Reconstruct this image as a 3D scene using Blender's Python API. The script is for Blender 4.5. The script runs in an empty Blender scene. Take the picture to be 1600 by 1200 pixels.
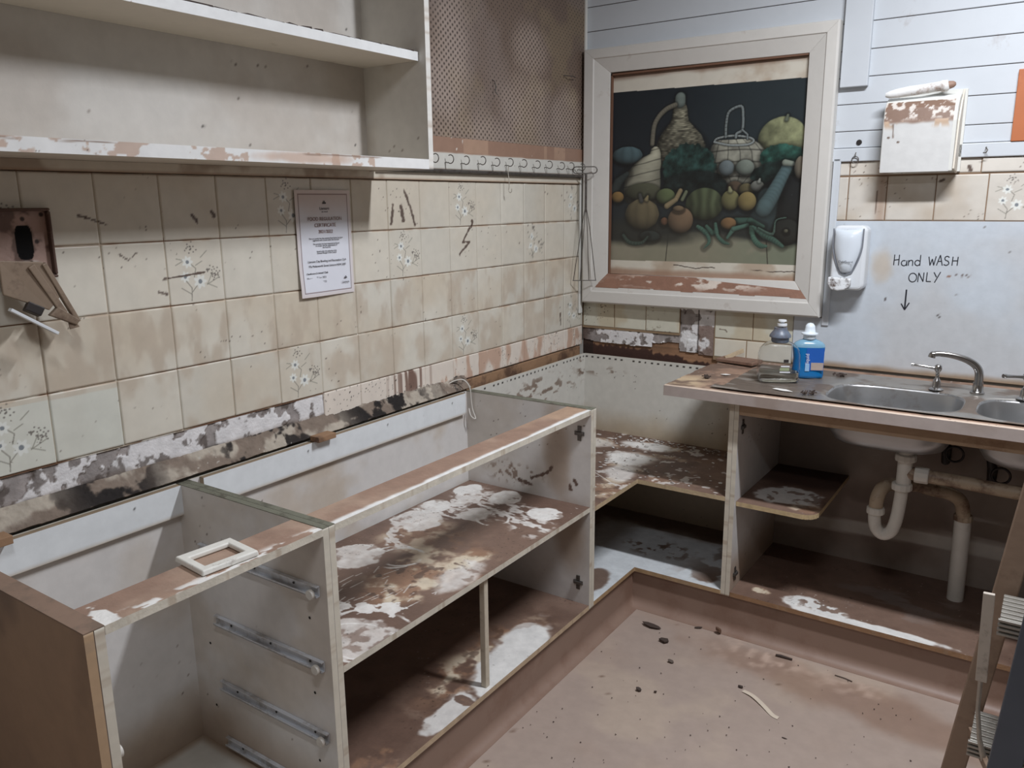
import bpy, bmesh, math, random
import numpy as np
from mathutils import Vector, Matrix
random.seed(7)
SC = bpy.context.scene
COL = SC.collection

# ---------------------------------------------------------------- camera
CAM = (1.7159, -3.0549, 1.4625)
cd = bpy.data.cameras.new('camera')
cam = bpy.data.objects.new('camera', cd)
COL.objects.link(cam)
cd.sensor_width = 36.0
cd.lens = 1254.1 / 1600 * 36.0
cd.clip_start = 0.02
_r = Vector((0.82621373, 0.56326339, -0.01025744))
_u = Vector((-0.11619489, 0.18819829, 0.97523338))
_f = Vector((-0.5512437, 0.80455935, -0.22094034))
mw = Matrix(((_r.x, _u.x, -_f.x, CAM[0]), (_r.y, _u.y, -_f.y, CAM[1]), (_r.z, _u.z, -_f.z, CAM[2]), (0, 0, 0, 1)))
cam.matrix_world = mw
SC.camera = cam

# ---------------------------------------------------------------- world, exposure, lights
w = bpy.data.worlds.new('world'); SC.world = w; w.use_nodes = True
w.node_tree.nodes['Background'].inputs[0].default_value = (0.75, 0.85, 1.0, 1)
w.node_tree.nodes['Background'].inputs[1].default_value = 0.3
SC.view_settings.view_transform = 'Standard'
SC.view_settings.look = 'None'
SC.view_settings.gamma = 1.0
SC.view_settings.use_curve_mapping = False
SC.view_settings.exposure = 0.08
CEIL = 2.72
KEY_POS = (1.68, -1.12, 2.6)
FILL_POS = (1.5, -2.9, 2.6)
KEY_W, FILL_W = 50.0, 14.0
def area(name, pos, sx, sy, power, color, rot=(0, 0, 0)):
    l = bpy.data.lights.new(name, 'AREA'); l.shape = 'RECTANGLE'; l.size = sx; l.size_y = sy
    l.energy = power; l.color = color
    o = bpy.data.objects.new(name, l); o.location = pos; o.rotation_euler = rot
    COL.objects.link(o); return o
area('tube_light', (KEY_POS[0], KEY_POS[1], KEY_POS[2] - 0.005), 0.6, 0.09, KEY_W, (0.91, 0.94, 1.0))
area('tube_light', (FILL_POS[0], FILL_POS[1], FILL_POS[2] - 0.005), 0.6, 0.09, FILL_W, (0.91, 0.94, 1.0))

# ---------------------------------------------------------------- helpers
FZ = -0.017
def lin(c):
    c = np.asarray(c, float) / 255.0
    return np.where(c <= 0.04045, c / 12.92, ((c + 0.055) / 1.055) ** 2.4)
def L3(r, g, b): return tuple(float(v) for v in lin((r, g, b)))

def new_mat(name):
    m = bpy.data.materials.new(name); m.use_nodes = True
    nt = m.node_tree
    return m, nt, nt.nodes['Principled BSDF']

def mat(name, rgb, rough=0.55, metal=0.0, dirt=0.0, dirt_rgb=(96, 78, 66), scale=9.0, bump=0.0, bscale=60.0, spec=None, noise=0.12, trans=0.0, ior=1.45, thresh=0.55):
    m, nt, b = new_mat(name); N = nt.nodes; K = nt.links
    tc = N.new('ShaderNodeTexCoord')
    n1 = N.new('ShaderNodeTexNoise'); n1.inputs['Scale'].default_value = scale * 2.2; n1.inputs['Detail'].default_value = 6
    K.new(tc.outputs['Object'], n1.inputs['Vector'])
    mx = N.new('ShaderNodeMix'); mx.data_type = 'RGBA'
    c = L3(*rgb)
    mx.inputs[6].default_value = tuple(v * (1 - noise) for v in c) + (1,)
    mx.inputs[7].default_value = tuple(min(1, v * (1 + noise)) for v in c) + (1,)
    K.new(n1.outputs['Fac'], mx.inputs[0])
    out = mx.outputs[2]
    if dirt > 0:
        n2 = N.new('ShaderNodeTexNoise'); n2.inputs['Scale'].default_value = scale; n2.inputs['Detail'].default_value = 10; n2.inputs['Roughness'].default_value = 0.68
        K.new(tc.outputs['Object'], n2.inputs['Vector'])
        mr = N.new('ShaderNodeMapRange'); mr.inputs[1].default_value = thresh; mr.inputs[2].default_value = thresh + 0.13; mr.inputs[4].default_value = dirt
        K.new(n2.outputs['Fac'], mr.inputs[0])
        m2 = N.new('ShaderNodeMix'); m2.data_type = 'RGBA'
        K.new(mr.outputs[0], m2.inputs[0]); K.new(out, m2.inputs[6]); m2.inputs[7].default_value = L3(*dirt_rgb) + (1,)
        out = m2.outputs[2]
    K.new(out, b.inputs['Base Color'])
    b.inputs['Roughness'].default_value = rough; b.inputs['Metallic'].default_value = metal
    if trans: b.inputs['Transmission Weight'].default_value = trans; b.inputs['IOR'].default_value = ior
    if bump:
        n3 = N.new('ShaderNodeTexNoise'); n3.inputs['Scale'].default_value = bscale; n3.inputs['Detail'].default_value = 5
        K.new(tc.outputs['Object'], n3.inputs['Vector'])
        bp = N.new('ShaderNodeBump'); bp.inputs['Strength'].default_value = bump; bp.inputs['Distance'].default_value = 0.004
        K.new(n3.outputs['Fac'], bp.inputs['Height']); K.new(bp.outputs[0], b.inputs['Normal'])
    return m

def paint_mat(name, bump=0.15, bscale=90.0, noise=0.08, scale=30.0, metal=0.0):
    m, nt, b = new_mat(name); N = nt.nodes; K = nt.links
    at = N.new('ShaderNodeAttribute'); at.attribute_name = 'Col'
    tc = N.new('ShaderNodeTexCoord')
    n1 = N.new('ShaderNodeTexNoise'); n1.inputs['Scale'].default_value = scale; n1.inputs['Detail'].default_value = 8
    K.new(tc.outputs['Object'], n1.inputs['Vector'])
    mr = N.new('ShaderNodeMapRange'); mr.inputs[1].default_value = 0.3; mr.inputs[2].default_value = 0.7
    mr.inputs[3].default_value = 1 - noise; mr.inputs[4].default_value = 1 + noise
    K.new(n1.outputs['Fac'], mr.inputs[0])
    vm = N.new('ShaderNodeVectorMath'); vm.operation = 'SCALE'
    K.new(at.outputs['Color'], vm.inputs[0]); K.new(mr.outputs[0], vm.inputs['Scale'])
    K.new(vm.outputs[0], b.inputs['Base Color']); K.new(at.outputs['Alpha'], b.inputs['Roughness'])
    b.inputs['Metallic'].default_value = metal
    n3 = N.new('ShaderNodeTexNoise'); n3.inputs['Scale'].default_value = bscale; n3.inputs['Detail'].default_value = 4
    K.new(tc.outputs['Object'], n3.inputs['Vector'])
    bp = N.new('ShaderNodeBump'); bp.inputs['Strength'].default_value = bump; bp.inputs['Distance'].default_value = 0.003
    K.new(n3.outputs['Fac'], bp.inputs['Height']); K.new(bp.outputs[0], b.inputs['Normal'])
    return m

ORG = {}
def thing(name, label, cat, loc=(0, 0, 0), group=None):
    o = bpy.data.objects.new(name, None); COL.objects.link(o)
    o.empty_display_size = 0.05
    o.location = loc; o['label'] = label; o['category'] = cat
    if group: o['group'] = group
    ORG[o.name] = Vector(loc); return o
def tag(o, label=None, cat=None, group=None, kind=None):
    if label: o['label'] = label
    if cat: o['category'] = cat
    if group: o['group'] = group
    if kind: o['kind'] = kind
    return o

class MB:
    def __init__(s): s.bm = bmesh.new()
    def box(s, x0, x1, y0, y1, z0, z1):
        vs = [s.bm.verts.new((x, y, z)) for x in (x0, x1) for y in (y0, y1) for z in (z0, z1)]
        for f in ((0, 1, 3, 2), (4, 6, 7, 5), (0, 4, 5, 1), (2, 3, 7, 6), (0, 2, 6, 4), (1, 5, 7, 3)):
            s.bm.faces.new([vs[i] for i in f])
        return s
    def obox(s, c, size, ax, ay=None):
        """box of size (l along ax, w along ay, h along az)"""
        ax = Vector(ax).normalized(); ay = Vector(ay if ay else (0, 0, 1))
        az = ax.cross(ay).normalized(); ay = az.cross(ax).normalized(); c = Vector(c)
        vs = [s.bm.verts.new(c + ax * (i * size[0] / 2) + ay * (j * size[1] / 2) + az * (k * size[2] / 2)) for i in (-1, 1) for j in (-1, 1) for k in (-1, 1)]
        for f in ((0, 1, 3, 2), (4, 6, 7, 5), (0, 4, 5, 1), (2, 3, 7, 6), (0, 2, 6, 4), (1, 5, 7, 3)):
            s.bm.faces.new([vs[i] for i in f])
        return s
    def bar(s, p, q, w, h, up=(0, 0, 1)):
        p = Vector(p); q = Vector(q)
        return s.obox((p + q) / 2, ((q - p).length, w, h), q - p, up)
    def prism(s, pts, n, t):
        """closed polygon pts (3D), extruded by n*t"""
        n = Vector(n) * t
        a = [s.bm.verts.new(p) for p in pts]; b = [s.bm.verts.new(Vector(p) + n) for p in pts]
        s.bm.faces.new(a); s.bm.faces.new(b[::-1])
        for i in range(len(a)):
            j = (i + 1) % len(a); s.bm.faces.new((a[i], b[i], b[j], a[j]))
        return s
    def tube(s, pts, r, seg=12, cap=True, closed=False, flat=1.0, flat_n=None):
        P = [Vector(p) for p in pts]; n = len(P)
        R = r if isinstance(r, (list, tuple)) else [r] * n
        T = []
        for i in range(n):
            a = P[i - 1] if (i > 0 or closed) else P[i]; b = P[(i + 1) % n] if (i < n - 1 or closed) else P[i]
            T.append((b - a).normalized())
        ref = Vector((0, 0, 1)) if abs(T[0].z) < 0.9 else Vector((1, 0, 0))
        if flat_n: ref = Vector(flat_n)
        u = (ref - T[0] * ref.dot(T[0])).normalized(); rings = []
        for i in range(n):
            if i: 
                u = (u - T[i] * u.dot(T[i]))
                u = u.normalized() if u.length > 1e-6 else T[i].orthogonal().normalized()
            v = T[i].cross(u)
            rings.append([s.bm.verts.new(P[i] + (u * math.cos(a) * flat + v * math.sin(a)) * R[i]) for a in [2 * math.pi * k / seg for k in range(seg)]])
        m = n if closed else n - 1
        for i in range(m):
            A = rings[i]; B = rings[(i + 1) % n]
            for k in range(seg):
                j = (k + 1) % seg; s.bm.faces.new((A[k], A[j], B[j], B[k]))
        if cap and not closed: s.bm.faces.new(rings[0][::-1]); s.bm.faces.new(rings[-1])
        return s
    def lathe(s, prof, c, seg=28, sx=1.0, sy=1.0, axis='z', power=2.0, rot=0.0):
        c = Vector(c); rings = []
        for r, z in prof:
            ring = []
            for k in range(seg):
                a = 2 * math.pi * k / seg; ca, sa = math.cos(a), math.sin(a)
                e = 2.0 / power
                x = math.copysign(abs(ca) ** e, ca) * r * sx; y = math.copysign(abs(sa) ** e, sa) * r * sy
                x, y = x * math.cos(rot) - y * math.sin(rot), x * math.sin(rot) + y * math.cos(rot)
                p = {'z': Vector((x, y, z)), 'x': Vector((z, x, y)), 'y': Vector((x, z, y))}[axis]
                ring.append(s.bm.verts.new(c + p))
            rings.append(ring)
        for A, B in zip(rings, rings[1:]):
            for k in range(seg):
                j = (k + 1) % seg; s.bm.faces.new((A[k], A[j], B[j], B[k]))
        s.bm.faces.new(rings[0][::-1]); s.bm.faces.new(rings[-1])
        return s

def link_mesh(name, me, m, parent=None, label=None, org=None):
    o = bpy.data.objects.new(name, me); COL.objects.link(o)
    me.materials.append(m)
    if parent is not None:
        g = ORG[parent.name]; o.parent = parent
        me.transform(Matrix.Translation(-g)); ORG[o.name] = g
    else:
        if org is None:
            co = np.empty(len(me.vertices) * 3); me.vertices.foreach_get('co', co); co = co.reshape(-1, 3)
            mn, mxx = co.min(0), co.max(0); org = ((mn[0] + mxx[0]) / 2, (mn[1] + mxx[1]) / 2, mn[2])
        g = Vector([float(v) for v in org]); me.transform(Matrix.Translation(-g)); o.location = g; ORG[o.name] = g
    if label: o['label'] = label
    return o

def obj(name, mb, m, parent=None, smooth=False, bevel=0.0, label=None, org=None, bseg=2):
    bmesh.ops.recalc_face_normals(mb.bm, faces=mb.bm.faces)
    me = bpy.data.meshes.new(name); mb.bm.to_mesh(me); mb.bm.free()
    o = link_mesh(name, me, m, parent, label, org)
    if smooth: me.polygons.foreach_set('use_smooth', [True] * len(me.polygons)); me.set_sharp_from_angle(angle=math.radians(50))
    if bevel:
        md = o.modifiers.new('bevel', 'BEVEL'); md.width = bevel; md.segments = bseg; md.limit_method = 'ANGLE'; md.angle_limit = math.radians(40)
    return o

# ---- numpy noise
def _h(ix, iy, seed):
    h = (ix.astype(np.int64) * 374761393 + iy.astype(np.int64) * 668265263 + seed * 1442695041) & 0xffffffff
    h = ((h ^ (h >> 13)) * 1274126177) & 0xffffffff
    return ((h ^ (h >> 16)) & 0xffff) / 65535.0
def vn(x, y, seed=0):
    ix = np.floor(x); iy = np.floor(y); fx = x - ix; fy = y - iy
    fx = fx * fx * (3 - 2 * fx); fy = fy * fy * (3 - 2 * fy)
    a = _h(ix, iy, seed); b = _h(ix + 1, iy, seed); c = _h(ix, iy + 1, seed); d = _h(ix + 1, iy + 1, seed)
    return (a * (1 - fx) + b * fx) * (1 - fy) + (c * (1 - fx) + d * fx) * fy
def fbm(x, y, f=10.0, o=4, seed=0):
    s = 0; a = 0.5; t = 0
    for i in range(o):
        s = s + a * vn(x * f, y * f, seed + i * 17); t += a; a *= 0.5; f *= 2.03
    return s / t
def ss(a, b, x):
    t = np.clip((x - a) / (b - a), 0, 1); return t * t * (3 - 2 * t)
def mixc(A, B, m):
    B = np.asarray(B, float); return A * (1 - m[..., None]) + B * m[..., None]
def base(X, rgb): return np.zeros(X.shape + (3,)) + np.asarray(rgb, float)
def blob(x, y, cx, cy, rx, ry, wob=0.25, f=30.0, seed=0, soft=0.06, rot=0.0):
    dx, dy = x - cx, y - cy; c, s = math.cos(rot), math.sin(rot)
    d = np.sqrt(((dx * c + dy * s) / rx) ** 2 + ((-dx * s + dy * c) / ry) ** 2)
    d = d + wob * (fbm(x, y, f, 4, seed) - 0.5) * 2
    return 1 - ss(1 - soft, 1 + soft, d)
def segd(x, y, pts):
    """distance to a polyline"""
    D = np.full(x.shape, 1e9)
    for (ax, ay), (bx, by) in zip(pts, pts[1:]):
        vx, vy = bx - ax, by - ay; L = vx * vx + vy * vy + 1e-12
        t = np.clip(((x - ax) * vx + (y - ay) * vy) / L, 0, 1)
        D = np.minimum(D, np.hypot(x - ax - t * vx, y - ay - t * vy))
    return D
def specks(x, y, f, thr, seed):
    """sparse small marks"""
    f = f * 2.0
    return ss(thr + 0.07, thr + 0.11, vn(x * f, y * f, seed) * 0.7 + 0.3 * vn(x * f * 2.3, y * f * 2.3, seed + 5)) * ss(0.60, 0.72, vn(x * f * 0.05, y * f * 0.05, seed + 9))

def grid_mesh(name, O, U, V, w, h, res, fn, m, parent=None, t=0.0, mask=None, disp=None, edge=None, label=None, org=None, back=True):
    """A board built as a fine grid: fn(x, y, z, u, v) gives sRGB colours (0-255) and roughness of the material in each place."""
    O = np.array(O, float); U = np.array(U, float); V = np.array(V, float); n = np.cross(U, V)
    nu = max(2, int(round(w / res)) + 1); nv = max(2, int(round(h / res)) + 1)
    u = np.linspace(0, w, nu); v = np.linspace(0, h, nv); uu, vv = np.meshgrid(u, v, indexing='ij')
    P = O + uu[..., None] * U + vv[..., None] * V
    rgb, ro = fn(P[..., 0], P[..., 1], P[..., 2], uu, vv)
    col = np.ones((nu, nv, 4)); col[..., :3] = lin(np.clip(rgb, 0, 255)); col[..., 3] = ro
    if disp is not None: P = P + disp(uu, vv)[..., None] * n
    uc, vc = (u[:-1] + u[1:]) / 2, (v[:-1] + v[1:]) / 2
    if mask is not None: K = mask(*np.meshgrid(uc, vc, indexing='ij'))
    else: K = np.ones((nu - 1, nv - 1), bool)
    idx = np.arange(nu * nv).reshape(nu, nv)
    I, J = np.nonzero(K)
    F = [np.stack([idx[I, J], idx[I + 1, J], idx[I + 1, J + 1], idx[I, J + 1]], 1)]
    verts = [P.reshape(-1, 3)]; cols = [col.reshape(-1, 4)]
    if t > 0:
        Kp = np.pad(K, 1)
        segs = []
        for (di, dj, a, b) in ((-1, 0, (0, 1), (0, 0)), (1, 0, (1, 0), (1, 1)), (0, -1, (0, 0), (1, 0)), (0, 1, (1, 1), (0, 1))):
            i, j = np.nonzero(K & ~Kp[1 + di:1 + di + K.shape[0], 1 + dj:1 + dj + K.shape[1]])
            segs.append(np.stack([idx[i + a[0], j + a[1]], idx[i + b[0], j + b[1]]], 1))
        S = np.concatenate(segs); used = np.unique(S); mp = np.full(nu * nv, -1); mp[used] = np.arange(len(used))
        A = P.reshape(-1, 3)[used]; ec = col.reshape(-1, 4)[used].copy()
        if edge is not None:
            k = fbm(A[:, 0] + A[:, 1], A[:, 2] + A[:, 1] * 0.3, 45, 4, 3)[:, None]
            e = base(A[:, 0], edge) * (0.95 + 0.08 * k)
            e = mixc(e, (150, 130, 110), ss(0.60, 0.78, k[:, 0]) * 0.45); ec[:, :3] = lin(e); ec[:, 3] = 0.6
        o1 = nu * nv; o2 = o1 + len(used)
        verts += [A, A - n * t]; cols += [ec, ec]
        s0, s1 = mp[S[:, 0]], mp[S[:, 1]]
        F.append(np.stack([o1 + s1, o1 + s0, o2 + s0, o2 + s1], 1))
        if back:
            o3 = o2 + len(used); verts.append(P.reshape(-1, 3) * 1.0 - n * t); c4 = col.reshape(-1, 4).copy()
            cols.append(c4)
            F.append(np.stack([idx[I, J], idx[I, J + 1], idx[I + 1, J + 1], idx[I + 1, J]], 1) + o3)
    VV = np.concatenate(verts); CC = np.concatenate(cols); FF = np.concatenate(F)
    keep = np.zeros(len(VV), bool); keep[FF.ravel()] = True; rm = np.cumsum(keep) - 1
    VV, CC, FF = VV[keep], CC[keep], rm[FF]
    return raw_mesh(name, VV, FF, CC, m, parent, label, org)

def raw_mesh(name, VV, FF, CC, m, parent=None, label=None, org=None, smooth=False):
    me = bpy.data.meshes.new(name)
    me.vertices.add(len(VV)); me.vertices.foreach_set('co', VV.astype(np.float32).ravel())
    me.loops.add(FF.size); me.loops.foreach_set('vertex_index', FF.astype(np.int32).ravel())
    me.polygons.add(len(FF)); me.polygons.foreach_set('loop_start', np.arange(0, FF.size, 4, dtype=np.int32))
    me.update(calc_edges=True)
    a = me.color_attributes.new('Col', 'FLOAT_COLOR', 'POINT'); a.data.foreach_set('color', CC.astype(np.float32).ravel())
    me.validate()
    return link_mesh(name, me, m, parent, label, org)

def text(name, body, size, at, right, up, m, parent, align='CENTER', bold=0.0):
    cu = bpy.data.curves.new(name, 'FONT'); cu.body = body; cu.size = size; cu.align_x = align; cu.extrude = 0.0002; cu.offset = bold
    to = bpy.data.objects.new(name + '_src', cu); COL.objects.link(to)
    bpy.context.view_layer.update()
    me = bpy.data.meshes.new_from_object(to.evaluated_get(bpy.context.evaluated_depsgraph_get()))
    bpy.data.objects.remove(to)
    r = Vector(right).normalized(); u = Vector(up).normalized(); n = r.cross(u)
    me.transform(Matrix(((r.x, u.x, n.x, at[0]), (r.y, u.y, n.y, at[1]), (r.z, u.z, n.z, at[2]), (0, 0, 0, 1))))
    me.name = name; me.materials.clear()
    return link_mesh(name, me, m, parent)

# ---------------------------------------------------------------- materials
M_PAINT = paint_mat('painted_surface', 0.10, noise=0.045)
M_TILE = paint_mat('glazed_tile', 0.05, 25, 0.04)
M_MUDDY = paint_mat('muddy_board', 0.35, 120, 0.10)
M_ROUGHP = paint_mat('peeling_plaster', 0.6, 140, 0.12)
M_WHITE = mat('white_enamel', (214, 214, 208), 0.42, dirt=0.5, dirt_rgb=(150, 130, 112), scale=7, thresh=0.6, noise=0.05, bump=0.08)
M_CREAM = mat('cream_paint', (212, 204, 190), 0.5, dirt=0.6, dirt_rgb=(120, 98, 82), scale=11, thresh=0.62, noise=0.06, bump=0.12)
M_BOARD = mat('white_board_paint', (198, 203, 208), 0.5, dirt=0.55, dirt_rgb=(140, 120, 104), scale=6, thresh=0.64, noise=0.04, bump=0.12, bscale=30)
M_MELA = mat('white_melamine', (208, 204, 194), 0.4, dirt=0.5, dirt_rgb=(150, 128, 105), scale=5, thresh=0.6, noise=0.05)
M_EDGE = mat('chipboard_edge', (196, 186, 168), 0.65, dirt=0.6, dirt_rgb=(122, 102, 84), scale=26, thresh=0.6, noise=0.1, bump=0.3)
M_GREEN = mat('mouldy_chipboard', (112, 112, 98), 0.8, dirt=0.7, dirt_rgb=(70, 66, 56), scale=30, thresh=0.5, noise=0.15, bump=0.4)
M_MUD = mat('dried_mud', (146, 118, 102), 0.6, dirt=0.4, dirt_rgb=(196, 182, 170), scale=14, thresh=0.66, noise=0.1, bump=0.2, bscale=120)
M_BROWN = mat('muddy_brown_panel', (128, 100, 80), 0.6, dirt=0.7, dirt_rgb=(92, 70, 56), scale=4, thresh=0.48, noise=0.12, bump=0.1)
M_TIMBER = mat('raw_timber', (150, 118, 90), 0.75, dirt=0.8, dirt_rgb=(70, 48, 38), scale=8, thresh=0.5, noise=0.15, bump=0.4, bscale=50)
M_DARK = mat('dark_void', (26, 20, 17), 0.9)
M_BLACK = mat('black_plastic', (36, 30, 28), 0.5, dirt=0.5, scale=30)
M_STEEL = mat('muddy_steel', (150, 146, 140), 0.38, 0.85, dirt=0.7, dirt_rgb=(120, 104, 90), scale=18, thresh=0.5, bump=0.1)
M_CHROME = mat('tarnished_chrome', (176, 174, 172), 0.22, 1.0, dirt=0.4, dirt_rgb=(120, 106, 92), scale=30, thresh=0.58)
M_WIRE = mat('rusty_wire', (104, 100, 96), 0.45, 0.7, dirt=0.6, dirt_rgb=(70, 50, 38), scale=60, thresh=0.5)
M_ZINC = mat('zinc_runner', (206, 209, 214), 0.4, 0.15, dirt=0.6, dirt_rgb=(140, 128, 112), scale=20, thresh=0.5)
M_PVC = mat('white_pvc', (206, 202, 194), 0.35, dirt=0.3, dirt_rgb=(150, 132, 116), scale=10)
M_PVCD = mat('mud_coated_pvc', (168, 150, 128), 0.5, dirt=0.9, dirt_rgb=(96, 70, 54), scale=12, thresh=0.46)
M_PLAST = mat('white_plastic', (220, 224, 228), 0.25, dirt=0.6, dirt_rgb=(150, 128, 112), scale=14, thresh=0.62, noise=0.02)
M_PAPER = mat('white_paper', (224, 226, 232), 0.6, dirt=0.25, dirt_rgb=(190, 172, 158), scale=6, noise=0.03)
M_INK = mat('dark_ink', (42, 36, 38), 0.6)
M_INKB = mat('brown_ink', (120, 84, 70), 0.6)
M_MARK = mat('black_marker', (30, 32, 40), 0.5)
M_LAM = mat('grey_laminate', (164, 152, 146), 0.45, dirt=0.3, dirt_rgb=(130, 110, 98), scale=9, noise=0.05)
M_PLY = mat('broken_particleboard', (186, 168, 140), 0.85, dirt=0.6, dirt_rgb=(140, 108, 84), scale=30, thresh=0.5, bump=0.6)
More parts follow.
